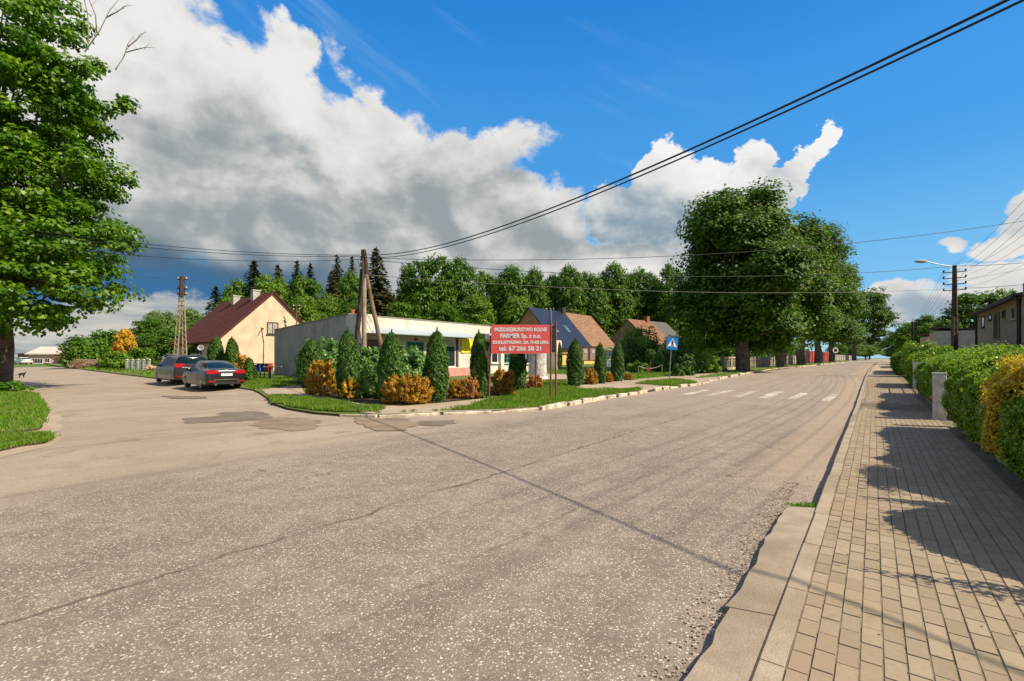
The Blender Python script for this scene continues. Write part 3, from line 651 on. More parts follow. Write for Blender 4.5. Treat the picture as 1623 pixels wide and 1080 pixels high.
# --- columnar thujas of the corner bed: px, base px-y, top px-y, half width px
THU = [(494, 613, 541, 20, 'dark thuja at the bed corner by the grey side wall behind golden juniper'),
       (552, 630, 527, 17, 'tall dark green thuja in front of the left leg of the wooden three-legged pole'),
       (616, 637, 530, 18, 'dark thuja between the three-legged pole and the green barred window'),
       (690, 635.5, 528, 19, 'broad dense thuja in front of the large shop window'),
       (760, 630, 530, 13.5, 'slim thuja just left of the red signboard, under the yellow banner'),
       (820, 620, 548, 14, 'thuja standing behind the red signboard beside the advertising column'),
       (911.5, 612, 541, 13, 'wide thuja between the signboard posts and the twin wooden notice board'),
       (952, 607.5, 547, 9, 'slender thuja between the two notice boards'),
       (978, 604, 545, 10, 'round topped thuja right of the green roofed notice case')]
def thuja(px, py, ty, hw, label, seed, group, dens=1., Y=None, lf=.085):
    b = gp(px, py) if Y is None else on(px, Y); Yb = b.y; h = (py-ty)*Yb/F if Y is None else CAMZ+(HY-ty)*Yb/F-b.z; rw = hw*Yb/F
    rg = np.random.default_rng(seed); root = thing('thuja_tree', label, 'thuja', b, seed*1.3, group); root.rotation_euler = (rg.normal(0, .018), rg.normal(0, .018), seed*1.3)
    n = int(5200*dens*h/2.5); z = rg.random(n)**.8; a = rg.random(n)*2*np.pi
    prof = np.sqrt(np.clip(1-(np.clip(z-.34, 0, 1)/.665)**2.1, 0, 1)); prof = np.where(z < .25, prof*(.74+z*1.04), prof)
    lump = 1+.09*np.sin(a*3+z*7+seed)+.07*np.sin(a*5-z*17+seed)+.05*np.sin(a*9+z*40)
    r = rw*prof*lump*(1-.22*rg.random(n)**2)
    P = np.stack([r*np.cos(a), r*np.sin(a), z*h*1.0+rg.normal(0, .02, n)], 1)
    N = np.stack([np.cos(a), np.sin(a), .25+z*0], 1); T = np.stack([np.cos(a)*.35, np.sin(a)*.35, 1+z*0], 1)+rg.normal(0, .28, (n, 3))
    g1 = leafgeo(P, N, lf*1.9, lf*.62, rg, T, .55)
    zs = np.linspace(0, .95, 9); prz = np.sqrt(np.clip(1-(np.clip(zs-.34, 0, 1)/.665)**2.1, 0, 1))*np.where(zs < .25, .74+zs, 1)*rw*.74; ang = np.linspace(0, 2*np.pi, 12, endpoint=False)
    V = np.array([(rr_*math.cos(q), rr_*math.sin(q), zz*h) for zz, rr_ in zip(zs, prz) for q in ang]); Q = np.array([(i*12+k, i*12+(k+1) % 12, (i+1)*12+(k+1) % 12, (i+1)*12+k) for i in range(8) for k in range(12)])
    # leader tips
    nt = 260; zt = .86+.2*rg.random(nt); at_ = rg.random(nt)*6.28; rt = rw*.28*rg.random(nt)*(1.12-zt)*3
    g3 = leafgeo(np.stack([rt*np.cos(at_), rt*np.sin(at_), zt*h], 1), np.stack([np.cos(at_), np.sin(at_), 0*at_], 1), lf*1.8, lf*.5, rg, np.tile([0, 0, 1.], (nt, 1))+rg.normal(0, .15, (nt, 3)), .3)
    V, Q = joing(g1, (V, Q), g3); npmesh('foliage', V, Q, g_thuja, root)
    MB().tube([(0, 0, -.1), (0, 0, h*.4)], [.05, .03], 6).build('stem', m_bark, root, fix=False)
    return root
for i, t in enumerate(THU): thuja(*t, 100+i, 'clipped thujas along the shop bed')
# two thujas and one more against the cream house
for i, t in enumerate([(342, 600, 536, 11.5, 'rounded thuja left of the cream gable wall, above the cars', 34.), (368, 600, 538, 10, 'pointed thuja against the cream gable wall', 33.5), (396, 612, 570, 8.5, 'small twin-tipped thuja beside the blue letter boxes', 27.5)]):
    thuja(t[0], t[1], t[2], t[3], t[4], 120+i, 'thujas in front of the cream house', .8, t[5], .10)
thuja(886, 590, 545, 4.5, 'small thin thuja by the yellow wall of the blue roofed house', 124, None, .5, 45., .13)

# --- golden junipers of the bed: px0, px1, top, base
GB = [(483, 538, 565, 629, 'ragged golden juniper spilling over at the left corner of the bed', g_gold), (538, 573, 596, 633, 'small yellow green juniper below the three-legged pole', g_gold2), (603, 688, 590, 642, 'biggest orange juniper, a wide dome at the front corner of the bed', g_gold),
      (709, 738, 598, 633, 'low orange juniper just right of the broad thuja', g_gold), (726, 762, 592, 633, 'coppery brown juniper beside the slim thuja', g_copper), (776, 819, 580, 628, 'tall golden juniper right behind the left sign post', g_gold),
      (833, 860, 592, 617, 'small rusty juniper under the right half of the red signboard', g_copper), (925, 949, 580, 610.5, 'golden juniper below the twin notice board', g_gold), (958, 972, 590, 607, 'narrow golden juniper below the green roofed notice case', g_gold), (988, 1004, 591, 603.5, 'last small golden juniper at the far end of the bed', g_gold)]
for i, (a, b, t, by, lab, mt) in enumerate(GB):
    q = gp((a+b)/2, by-1); w = (b-a)/2*q.y/F; q.y += w*.6; q = Vector((((a+b)/2-CX)/F*q.y, q.y, H(q.x, q.y))); w = (b-a)/2*q.y/F
    h = CAMZ+(HY-t)*(q.y)/F-q.z
    bush('golden_juniper', lab, 'juniper', q, mt, w*1.08, w*.95, h, int(8200*max(.35, min(1.6, w))), .125, 140+i, 'golden junipers in the shop bed', True, .38, core=.66, ncl=int(50+90*w))
for i, (px_, Y, rx, h, lab) in enumerate([(506, 25.5, 1.25, 2.75, 'flowering pale green shrub behind the corner thujas by the grey wall'), (586, 22.5, .75, 2.3, 'white flowering elder bush at the foot of the three-legged pole'), (641, 21.5, .95, 2.35, 'leafy light elder bush left of the green barred window'), (668, 22.5, .75, 1.9, 'light green bush directly below the green barred window')]):
    bush('elder_bush', lab, 'bush', on(px_, Y), g_elder, rx, rx*.8, h, 2600, .17, 160+i, 'pale elder bushes between the thujas', False, .7, core=.7)
bush('dark_bush', 'dark green bush low between the thujas left of the big orange juniper', 'bush', on(588, 18.6), g_thuja, .6, .5, 1.35, 1500, .12, 170)
# orange shrub by the cream house
bush('orange_shrub', 'small orange leaved shrub behind the letter boxes', 'shrub', on(381, 32.5), g_gold, .7, .6, 1.7, 900, .16, 171)

# --- background broadleaf trees (prototype crowns shared)
def proto(ells, ncl, per, rc, leaf, th, r0, seed, mat, **k):
    r_, C, _ = tree('proto', None, None, (0, 0, 0), mat, ells, ncl, per, rc, leaf, th, r0, seed, **k)
    return r_
E1 = [(0, 0, 11.5, 4.2, 4.2, 5.2), (-1.8, 0, 9., 3.2, 3.2, 3.4), (2., .5, 8.6, 3.2, 3., 3.6), (0, -1, 6., 3.6, 3.4, 2.6), (.7, 0, 14.6, 2.6, 2.6, 2.6)]
E2 = [(0, 0, 10.5, 5., 4.6, 4.6), (-3., 0, 9., 2.9, 3., 3.), (3., 0, 9.8, 3., 3., 3.2), (0, -1.5, 6.2, 4.6, 3.8, 2.6), (-1.4, 0, 14., 2.6, 2.6, 2.4), (1.7, 0, 13.6, 2.4, 2.4, 2.4)]
E3 = [(0, 0, 12.5, 3.1, 3.1, 4.4), (.5, 0, 8.5, 3.3, 3.1, 3.2), (-1., 0, 7., 2.9, 2.9, 2.8)]
PR = {}
for nm, E, mt, sd_ in (('a', E1, g_forest, 1), ('b', E2, g_forest, 2), ('c', E3, g_forest, 3), ('d', E2, g_light, 4), ('e', E1, g_light, 5)):
    PR[nm] = [proto(E, 330, 44, 1.3, .46, 12., .32, 200+sd_, mt, flat=.65, nl=16, shell=.55, jit=.42), False]
def spruce_proto(mat, seed, H_=17., R_=2.6):
    rg = np.random.default_rng(seed); root = thing('proto', None, None, (0, 0, 0))
    P = []; N = []; T = []
    z = 1.5
    while z < H_*.985:
        f = 1-(z/H_)**1.15; rr = R_*f*rg.uniform(.75, 1.1)+.12; nb = max(4, int(11*f+4))
        for b in range(nb):
            a = 2*math.pi*(b+rg.random())/nb; Lb = rr*rg.uniform(.65, 1.15); k = max(4, int(Lb*17))
            t = rg.random(k)**.7; d = np.array([math.cos(a), math.sin(a)])
            sp = (1-t)*.30*Lb+.06
            x = d[0]*t*Lb+rg.normal(0, 1, k)*sp*-d[1]*.8; y = d[1]*t*Lb+rg.normal(0, 1, k)*sp*d[0]*.8
            zz = z+.12*Lb*t*t*1.5-.35*Lb*t+rg.normal(0, .07, k)-.12*rg.random(k)
            P.append(np.stack([x, y, zz], 1)); T.append(np.stack([d[0]+rg.normal(0, .4, k), d[1]+rg.normal(0, .4, k), -.35+rg.normal(0, .2, k)], 1)); N.append(np.stack([d[0]*.5+0*t, d[1]*.5+0*t, 1+0*t], 1))
        z += .30+.28*f
    P, N, T = map(np.concatenate, (P, N, T))
    V, Q = leafgeo(P, N, .42, .20, rg, T, .35); npmesh('crown', V, Q, mat, root)
    MB().tube([(0, 0, -.3), (0, 0, H_*.5), (0, 0, H_)], [.24, .14, .03], 7).build('trunk', m_bark, root, fix=False)
    return root
PR['s'] = [spruce_proto(g_spruce, 31), False]; PR['o'] = [spruce_proto(g_brown, 32, 17., 3.1), False]
PH = dict(a=17.2, b=16.4, c=16.9, d=16.4, e=17.2, s=17., o=17.); PW = dict(a=4.9, b=5.6, c=3.9, d=5.6, e=4.9, s=1.0, o=1.3)
GR = {'a': 'broadleaf trees of the wood', 'b': 'broadleaf trees of the wood', 'c': 'broadleaf trees of the wood', 'd': 'broadleaf trees of the wood', 'e': 'broadleaf trees of the wood', 's': 'spruces rising above the wood', 'o': 'spruces rising above the wood'}
def plant(k, px, top, hw, Y, label, rz, zoff=0., group='', name=None):
    pr = PR[k]
    if not pr[1]: o = pr[0]; pr[1] = True; pr.append(1)
    else: o = copy_tree(pr[0])
    o.name = name or ('spruce_tree' if k in 'so' else 'broadleaf_tree'); b = on(px, Y); b.z -= zoff
    hh = (CAMZ+(HY-top)*Y/F-b.z)/PH[k]; w = hw*Y/F/PW[k]
    o.location = b; o.rotation_euler = (0, 0, rz); o.scale = (w, w, hh)
    tag(o, label, 'tree', group if group != '' else GR[k])
    return o
FT = [('s', 342, 452, 17, 92, 'brownish spruce top just left of the maroon roof'), ('e', 366, 468, 26, 84, 'broad light green tree behind the left end of the maroon roof'), ('a', 378, 445, 28, 98, 'green tree below the tall dark spruce behind the maroon roof'),
      ('s', 403, 411, 22, 100, 'tall dark spruce standing above the white chimneys'), ('d', 430, 437, 34, 96, 'broad bright tree rising behind the gable peak'), ('o', 441, 418, 22, 104, 'olive brown conifer behind the gable peak'),
      ('s', 471, 411, 15, 106, 'dark narrow spruce right of the gable peak'), ('s', 492, 415, 14, 108, 'spruce showing only its tip, second right of the gable peak'), ('b', 490, 440, 36, 94, 'rounded green tree between the cream house and the wooden pole'),
      ('d', 480, 470, 30, 72, 'lighter low tree between the cream gable and the grey shop wall'), ('d', 520, 468, 30, 76, 'light feathery tree above the corner of the shop'), ('o', 526, 428, 20, 88, 'brown leaning conifer left of the wooden pole'),
      ('s', 534, 402, 15, 104, 'dark pointed spruce left of the wooden pole'), ('s', 558, 404, 13, 106, 'thin gappy spruce touching the wires just left of the wooden pole'), ('a', 556, 434, 30, 92, 'green tree directly behind the wooden pole'),
      ('o', 597, 391, 29, 80, 'largest spruce, broad and brown, right behind the wooden pole'), ('b', 646, 420, 27, 86, 'bright round tree just right of the largest spruce'), ('b', 684, 405, 44, 84, 'big bright oak-like tree above the shop roof'),
      ('a', 728, 411, 34, 88, 'large tree above the middle of the shop roof'), ('b', 772, 432, 30, 94, 'mid green tree above the yellow banner'), ('a', 812, 423, 34, 90, 'tall tree above the red signboard'),
      ('a', 848, 427, 26, 92, 'narrow crown above the blue tiled roof'), ('e', 756, 468, 32, 80, 'lighter lower tree behind the right half of the shop'), ('e', 820, 470, 30, 82, 'low bright tree behind the blue roof gable'),
      ('c', 874, 434, 20, 96, 'slim dark tree behind the blue roof ridge'), ('a', 902, 423, 30, 95, 'rounded tree above the brown tiled roof'), ('b', 938, 432, 26, 98, 'darker tree between the two tiled houses'),
      ('a', 974, 418, 32, 104, 'high crown above the rough stucco gable'), ('b', 1008, 426, 28, 106, 'full dark tree above the stucco house chimney'), ('c', 1034, 432, 18, 108, 'thin tree left of the chestnuts with sky through it'),
      ('b', 1066, 421, 30, 104, 'tree half hidden by the left side of the big chestnut'), ('a', 1100, 440, 30, 108, 'dark tree seen under the left branches of the big chestnut'), ('b', 560, 478, 34, 74, 'green tree close behind the front corner of the shop roof'),
      ('b', 640, 478, 36, 72, 'dense lower tree behind the red roof pipe'), ('a', 700, 480, 34, 74, 'dense lower tree behind the large window of the shop'), ('b', 885, 470, 34, 100, 'dark lower tree behind the chimney of the tiled house'), ('a', 950, 478, 30, 102, 'dark lower tree between the tiled roofs'),
      ('b', 1040, 480, 36, 112, 'dark lower tree behind the grey sheet roof'), ('b', 1120, 500, 40, 100, 'low dark tree behind the ornamental fence'),
      ('b', 660, 446, 30, 98, 'tree filling the gap right behind the largest spruce'), ('a', 706, 436, 30, 100, 'tree behind the right shoulder of the big bright tree'), ('b', 792, 446, 32, 100, 'tree filling the wood above the red signboard left corner'), ('a', 832, 442, 28, 102, 'dark tree behind the blue roofed gable'),
      ('b', 862, 450, 30, 104, 'tree crown between the two tall ones above the blue roof'), ('b', 920, 446, 30, 106, 'tree crown behind the brown tiled ridge'), ('a', 955, 442, 28, 108, 'dark tree left of the stucco house'), ('b', 992, 446, 30, 110, 'dark crown right above the stucco gable peak'),
      ('b', 462, 446, 34, 108, 'green crown under the narrow spruce tips'), ('a', 540, 456, 34, 98, 'leafy crown low behind the wooden pole'), ('b', 610, 458, 30, 92, 'leafy crown at the foot of the largest spruce'), ('a', 420, 455, 30, 104, 'green crown under the tall spruce by the chimneys')]
for i, t in enumerate(FT): plant(*t, i*1.7)
# leafy understorey of the wood (one mass)
def mass(name, path, hgt, depth, n, leaf, mat, seed, label, cat_):
    rg = np.random.default_rng(seed); t = rg.random(n)*(len(path)-1); i = t.astype(int); f = (t-i)[:, None]
    A = np.array([p[:2] for p in path]); P2 = A[i]*(1-f)+A[np.minimum(i+1, len(A)-1)]*f
    hh = hgt*(.7+.3*np.sin(t*7.3+seed)*np.sin(t*2.1)); z = rg.random(n)**.8*hh
    P = np.stack([P2[:, 0]+rg.normal(0, depth*.3, n), P2[:, 1]+rg.normal(0, depth*.5, n), z+.8], 1)
    V, Q = leafgeo(P, np.tile([.1, -.5, .7], (n, 1)), leaf, leaf*.8, rg, None, .9)
    o = npmesh(name, V, Q, mat); return tag(o, label, cat_, kind='stuff')
mass('woodland_understorey', [on(300, 102), on(500, 106), on(700, 104), on(900, 112), on(1060, 118), on(1180, 122), on(1250, 150)], 10., 9., 26000, .85, g_forest, 5, 'dense dark undergrowth of the wood behind the houses', 'undergrowth')
# left group
LT = [('d', 255, 493, 30, 78, 'pale feathery willow-like tree left of the concrete pole'), ('d', 300, 490, 30, 82, 'pale green tree right of the concrete pole'), ('b', 232, 505, 26, 74, 'light tree behind the golden cypress'), ('a', 318, 505, 24, 66, 'green tree behind the left end of the maroon roof eave'),
      ('b', 272, 522, 32, 58, 'dark bushy tree behind the brown estate car'), ('b', 318, 540, 22, 47, 'dark tree touching the house eave behind the estate car'), ('c', 240, 530, 18, 60, 'dark green tree between the golden cypress and the concrete pole')]
for i, t in enumerate(LT): plant(*t, i*2.1, group='trees around the concrete pole')
for o in [x for x in bpy.data.objects if x.parent is None and x.get('label') in (LT[0][5], LT[1][5])]:
    for c in kids(o):
        if 'crown' in c.name:
            c.data = c.data.copy(); c.data.materials[0] = g_willow
bush('dark_shrub', 'wide dark green shrub above the brush heap at the roadside', 'shrub', on(140, 62), g_forest, 3.2, 2.6, 4.3, 4200, .38, 180, None, False, .7)
bush('dark_shrub', 'tall dark shrub just left of the golden cypress', 'shrub', on(168, 66), g_forest, 2.4, 2.2, 5.8, 3200, .40, 181, None, False, .7)
bush('green_shrub', 'bright low shrub in front of the golden cypress', 'shrub', on(184, 52), g_light, 1.9, 1.3, 2.0, 2600, .26, 182, None, False, .7)
bush('green_shrub', 'darker low shrub behind the broken picket fence', 'shrub', on(226, 55), g_forest, 2., 1.4, 2.6, 2600, .28, 183, None, False, .7)
bush('golden_cypress', 'large golden yellow cypress, cone shaped, by the side street', 'cypress', on(198, 57), g_gold2, 1.95, 1.8, 5.4, 12000, .27, 184, None, True, .5, core=.62, ncl=260)
bush('porch_bush', 'small bright bush under the satellite dish', 'bush', on(316, 40), g_light, .9, .8, 1.7, 900, .2, 185)

# --- horse chestnuts along the road
def chestnut(px, Y, top, hw, label, seed, low=2.6, lean=0, ncl=420, per=125, leaf=.34, Rz=None, flowers=True):
    b = on(px, Y); h = CAMZ+(HY-top)*Y/F-b.z; w = hw*Y/F; zm = (h+low)/2
    rl = random.Random(seed); ells = [(lean*w, 0, zm*.95, w*.70, w*.7, (h-low)*.40), (lean*w-.22*w, 0, h*.80, w*.40, w*.42, h*.16), (lean*w+.24*w, 0, h*.84, w*.42, w*.42, h*.155)]
    for j in range(9):
        aj = j*2.4+rl.random(); f = (.16, .30, .45, .60, .72)[j % 5]; q = .98-.35*abs(f-.42); r_ = rl.uniform(.36, .50)*w
        ells.append((lean*w+math.cos(aj)*(w*q-r_), math.sin(aj)*(w*q-r_), low+(h-low)*f, r_, r_, min(r_, h*.2)*rl.uniform(.6, .95)))
    root, C, rg = tree('chestnut_tree', label, 'chestnut tree', b, g_chest, ells, ncl, per, 1.75, leaf, h*.7, .45+w*.02, seed, 'horse chestnuts along the left kerb', m_bark, nl=34, shell=.66, flat=.5, up=1.0, aspect=.75, jit=.5)
    if flowers:
        n = 80; s_ = np.linalg.norm((C-np.array([lean*w, 0, zm]))/np.array([w, w, h*.45]), axis=1); Co = C[s_ > .62]; Cc = Co[rg.integers(0, len(Co), n)]
        out = unit(Cc-np.array([lean*w, 0, zm])); P = Cc+out*rg.uniform(.8, 1.3, (n, 1))+rg.normal(0, .35, (n, 3))
        gs = [leafgeo(P+np.array([0, 0, .05*j]), sph(rg, n), .34, .15, rg, np.tile([0, 0, 1.], (n, 1)), .1) for j in range(2)]
        V, Q = joing(*gs); o = npmesh('blossoms', V, Q, m_cream, root); o['kind'] = 'stuff'
    return root
chestnut(1177, 45.5, 296, 106, 'nearest and widest horse chestnut, dark crown hanging low beside the crossing sign', 301, 2.1, -.08, 560, 215)
chestnut(1238, 60, 342, 58, 'second horse chestnut along the kerb, its pale trunk in view', 302, 3., .45)
chestnut(1270, 74, 356, 50, 'third horse chestnut, its thick dark trunk in front of the red fence', 303, 2.6, .5)
chestnut(1296, 90, 388, 44, 'fourth horse chestnut, paler green on its right side', 304, 3., .5, 380, 100, .4)
chestnut(1318, 108, 422, 36, 'fifth horse chestnut, just before the round sign', 305, 3., .45, 340, 90, .45)
chestnut(1354, 158, 456, 40, 'last dark horse chestnut with sky showing through, near the road end', 306, 4.5, .6, 340, 60, .6)
# far roadside growth
FR = [('d', 1348, 541, 22, 190, 'small pale tree at the road end, left of the last chestnut trunk'), ('d', 1378, 540, 20, 230, 'light green tree closing the left side of the road end'), ('e', 1372, 548, 16, 200, 'young tree before the road end on the left'), ('a', 1326, 545, 16, 150, 'green tree behind the pale picket fence'),
      ('e', 1424, 528, 22, 150, 'slender tree at the right of the road end'), ('d', 1440, 512, 26, 100, 'light green tree under the far street lamp'), ('a', 1470, 500, 24, 88, 'loose dark green tree left of the lamp pole'), ('d', 1476, 512, 26, 74, 'yellowish green tree behind the tall round shrub'),
      ('b', 1546, 463, 50, 66, 'dark spreading chestnut behind the lamp pole'), ('d', 1592, 458, 24, 64, 'bright tree rising behind the beige house roof'), ('b', 1500, 508, 32, 60, 'dark low tree at the lamp pole foot'), ('a', 1412, 552, 12, 260, 'tiny tree against the sky at the road end')]
for i, t in enumerate(FR): plant(*t, i*1.3+.4, group='trees at the far end of the road and right of it')

# --- right side: hedge segments along the sidewalk
def hedge(name, label, s0, s1, nf, nb, h, n, leaf, seed, mat, bumps=(), base=.12, group=None, dens_back=.35, hang=.10):
    """clipped hedge between stations s0..s1, front face at nf, back at nb"""
    rg = np.random.default_rng(seed)
    def top(s):
        z = h+.05*np.sin(s*1.7+seed)+.04*np.sin(s*3.9)
        for (c, wd, a) in bumps: z = z+a*np.exp(-((s-c)/wd)**2)
        e = np.minimum(s-s0, s1-s); return z*np.clip(.80+.20*np.sqrt(np.clip(e, 0, .5)/.5), 0, 1)
    k = n; s = s0+rg.random(k)*(s1-s0); u = rg.random(k); T = top(s)
    per = h+(nb-nf)+h*dens_back; q = u*per
    nn = np.where(q < h, nf, np.where(q < h+nb-nf, nf+(q-h), nb)); slope = .76+.24*np.clip((nn-nf)/1.2, 0, 1)**.8; zz = np.where(q < h, base+(T*.76-base)*(q/h), np.where(q < h+nb-nf, T*slope, T*rg.random(k)))
    front = q < h; topm = (~front) & (q < h+nb-nf)
    # rounded shoulder, bulging face, ragged depth
    sh = np.clip((zz/T-.62)/.14, 0, 1); nn = np.where(front, nn+.16*sh**2-hang*np.sin(np.pi*np.clip(zz/T, 0, 1)*.9)+.10*np.exp(-(zz/.25)**2), nn)
    lump = .07*np.sin(s*4.1+zz*3.3)+.05*np.sin(s*9.7-zz*6.1)
    dep = np.abs(rg.normal(0, .09, k))-.10*(rg.random(k) > .95)*rg.random(k); nn = nn+np.where(front, lump*.8+dep, 0); zz = zz+np.where(topm, lump*.9-dep*.8+.16*(rg.random(k) > .95)*rg.random(k), 0)
    X = s*U[0]+nn*U[1]; Y = s*U[1]-nn*U[0]; Hh = np.array([H(a, b) for a, b in zip(X[::50], Y[::50])]).repeat(50)[:k]
    nf_v = np.array([-U[1], U[0], .25]); N = np.where(front[:, None], nf_v, np.where(topm[:, None], np.array([0, 0, 1.]), -nf_v))
    ends = rg.random(k) < .10*(4/(s1-s0+2)); s = np.where(ends, np.where(rg.random(k) < .5, s0, s1), s)
    X = np.where(ends, s*U[0]+(nf+(nb-nf)*u)*U[1], X); Y = np.where(ends, s*U[1]-(nf+(nb-nf)*u)*U[0], Y); zz = np.where(ends, T*rg.random(k)*.95, zz)
    P = np.stack([X, Y, zz+Hh], 1)
    Tg = np.tile([0, 0, 1.], (k, 1))*.6+N*.8+rg.normal(0, .7, (k, 3))
    V, Q = leafgeo(P, N, leaf, leaf*.48, rg, Tg, .55)
    # solid dark body, the hedge's inner shade put into its colour
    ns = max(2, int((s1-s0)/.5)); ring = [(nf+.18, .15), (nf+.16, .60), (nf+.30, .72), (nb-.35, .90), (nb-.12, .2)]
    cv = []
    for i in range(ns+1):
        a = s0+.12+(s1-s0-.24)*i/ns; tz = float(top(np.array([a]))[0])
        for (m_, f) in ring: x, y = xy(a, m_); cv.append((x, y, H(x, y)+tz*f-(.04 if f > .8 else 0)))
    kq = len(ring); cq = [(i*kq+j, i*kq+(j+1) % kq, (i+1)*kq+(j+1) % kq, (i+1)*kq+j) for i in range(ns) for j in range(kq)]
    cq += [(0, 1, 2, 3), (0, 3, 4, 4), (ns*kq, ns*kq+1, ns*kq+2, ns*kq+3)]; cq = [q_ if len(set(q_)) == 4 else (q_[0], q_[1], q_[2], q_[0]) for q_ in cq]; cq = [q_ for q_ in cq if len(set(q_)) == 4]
    c0 = xy((s0+s1)/2, (nf+nb)/2); root = thing(name, label, 'hedge', (c0[0], c0[1], H(*c0)), 0, group)
    off = np.array([c0[0], c0[1], H(*c0)])
    npmesh('foliage', V-off, Q, mat, root)
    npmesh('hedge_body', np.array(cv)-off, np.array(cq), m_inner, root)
    return root
hedge('hedge', 'near end of the clipped green hedge at the right edge of the photo', 5.0, 7.25, 1.42, 2.7, 1.78, 34000, .060, 41, g_hedge, [(5.0, .7, -.9), (7.3, .5, -.55)])
hedge('hedge', 'long clipped green hedge between the yellow shrub and the white gate post', 7.35, 14.55, 1.42, 3.3, 1.72, 150000, .062, 42, g_hedge, [(7.3, .4, -.5), (9.3, .35, -.2), (11.6, .4, -.15), (14.6, .5, -.05)])
hedge('hedge', 'second stretch of green hedge behind the nearest white gate post', 16.95, 26.4, 1.52, 3.2, 1.83, 84000, .074, 43, g_hedge, [(26.3, .5, -.1), (18.6, .45, -.35), (21., .4, .06), (23.2, .5, -.35)])
hedge('hedge', 'farthest stretch of green hedge between iron gate and green waste bin', 30.2, 34.2, 1.5, 3.0, 1.86, 30000, .09, 44, g_hedge, [(32, .4, .1)])
# deep back of the hedge garden: shrubs behind
bush('garden_shrub', 'leafy garden shrub behind the long hedge at the right edge', 'shrub', Vector((*xy(15.5, 4.8), 0)), g_hedge, 1.8, 1.6, 2.0, 9000, .11, 60, None, False, .5)
# yellow shrub growing through the hedge
q = Vector((*xy(8.75, 1.55), 0))
def yellow():
    rg = np.random.default_rng(61); root = thing('yellow_shrub', 'bright yellow leaved shrub growing out of the hedge face at the right edge', 'shrub', q, 0)
    n = 15000; t = rg.random(n); s = rg.normal(0, .36, n)*(.35+.65*t)+.25*np.sin(t*5.); z = .35+1.22*t; nn = -.16-.16*np.sqrt(np.clip(1-(s/1.25)**2, 0, 1))+np.abs(rg.normal(0, .07, n))+.06*np.sin(s*7+z*6)
    nn = nn+.25*np.clip((z-1.25)/.3, 0, 1)
    m_ = rg.random(n) < .25; nn = np.where(m_, rg.uniform(-.2, .7, n), nn); z = np.where(m_, 1.50+.25*np.clip(nn, 0, 1)+.06*rg.normal(0, 1, n), z)
    P = np.stack([s*U[0]+nn*U[1], s*U[1]-nn*U[0], z], 1)
    V, Q = leafgeo(P, np.tile([-U[1], U[0], .5], (n, 1)), .062, .03, rg, np.tile([0, 0, 1.], (n, 1))*.3+rg.normal(0, .8, (n, 3)), .6)
    npmesh('foliage', V, Q, g_hedge2, root)
    MB().tube([(0, 0, 0), (.1, .05, .9), (.05, 0, 1.4)], [.04, .03, .01], 6, False).build('stem', m_bark, root, fix=False)
yellow()
# far small hedge, tall round shrub with golden top, dark shrub
hedge('hedge', 'small dark rounded hedge far down the sidewalk, left of the green bin', 47, 58, 1.4, 3.4, 1.95, 9000, .17, 45, g_forest)
bush('round_shrub', 'tall rounded shrub with rusty golden top beyond the hedge', 'shrub', on(1456, 33.5), g_hedge, 1.15, 1.1, 3.0, 6500, .13, 62, None, False, .5, ncl=90)
bush('golden_shrub', 'rusty golden shrub growing against the tall rounded one', 'shrub', on(1441, 36), g_gold, .55, .5, 2.7, 1500, .15, 63)
bush('garden_shrub', 'olive shrub at the foot of the lamp pole', 'shrub', on(1494, 36), g_willow, 1.7, 1.3, 2.4, 4200, .16, 64)
bush('garden_shrub', 'dark shrub between round shrub and lamp pole', 'shrub', on(1474, 40), g_forest, 1.6, 1.3, 2.3, 3200, .2, 65)
bush('garden_shrub', 'green shrub in front of the beige house door', 'shrub', on(1583, 30), g_light, 1.5, 1., 2.4, 3200, .16, 66)
# --- garden of the stucco house: topiary and shrubs
def gb(px, Y, rx, h, mt, lab, seed, name='garden_bush', n=1500, leaf=.2): return bush(name, lab, 'bush', on(px, Y), mt, rx, rx*.9, h, n, leaf, seed, None, False, .7)
gb(1015, 52, 2.5, 5.0, g_light, 'olive fruit tree-like bush in front of the stucco house gable', 190, n=4000, leaf=.26); gb(994, 48, 1.6, 3.6, g_thuja, 'dense dark bush right of the last thuja', 191, n=2500); gb(1048, 56, 1.6, 3., g_light, 'pale bush below the stucco house roof edge', 192)
gb(1066, 44, 1.35, 3.9, g_thuja, 'very dark egg shaped conifer behind the crossing sign', 193, 'clipped_conifer', 3500, .16); gb(1094, 46, 2.0, 4.2, g_light, 'light green bush right of the crossing sign', 194, n=3200, leaf=.22); gb(1123, 42, 1.1, 2.4, g_light, 'rounded bush beside the ornamental fence', 195)
gb(1087, 38, .75, 1.9, g_thuja, 'clipped dark ball behind the crossing sign pole', 196); gb(1075, 37, .5, 1.0, g_thuja, 'small clipped dark ball left of the sign pole', 197); gb(1108, 42, .9, 1.6, g_thuja, 'dark clipped box bush left of the ornamental fence', 198); gb(1128, 44, .8, 1.5, g_thuja, 'dark box bush at the fence corner', 199)
gb(1006, 41, .75, 1.1, g_light, 'small bright bush behind the rope barrier', 188); gb(1019, 42, .5, .9, g_thuja, 'small dark ball bush behind the rope barrier', 189); gb(1049, 43, .9, 2.0, g_thuja, 'dark bush between the topiary ball and the sign', 187)
# ball on a stem
t = thing('topiary_tree', 'clipped dark ball on a thin bare stem on the garden lawn', 'topiary', on(1031, 40))
rg = np.random.default_rng(70); n = 1600; o_ = sph(rg, n); V, Q = leafgeo(o_*.42*rg.uniform(.85, 1.05, (n, 1))+np.array([0, 0, 1.65]), o_, .12, .08, rg); V, Q = joing((V, Q), ellgeo((0, 0, 1.65), (.36, .36, .36))); npmesh('crown', V, Q, g_thuja, t)
MB().tube([(0, 0, 0), (0, 0, 1.35)], .035, 6).build('stem', m_bark, t)

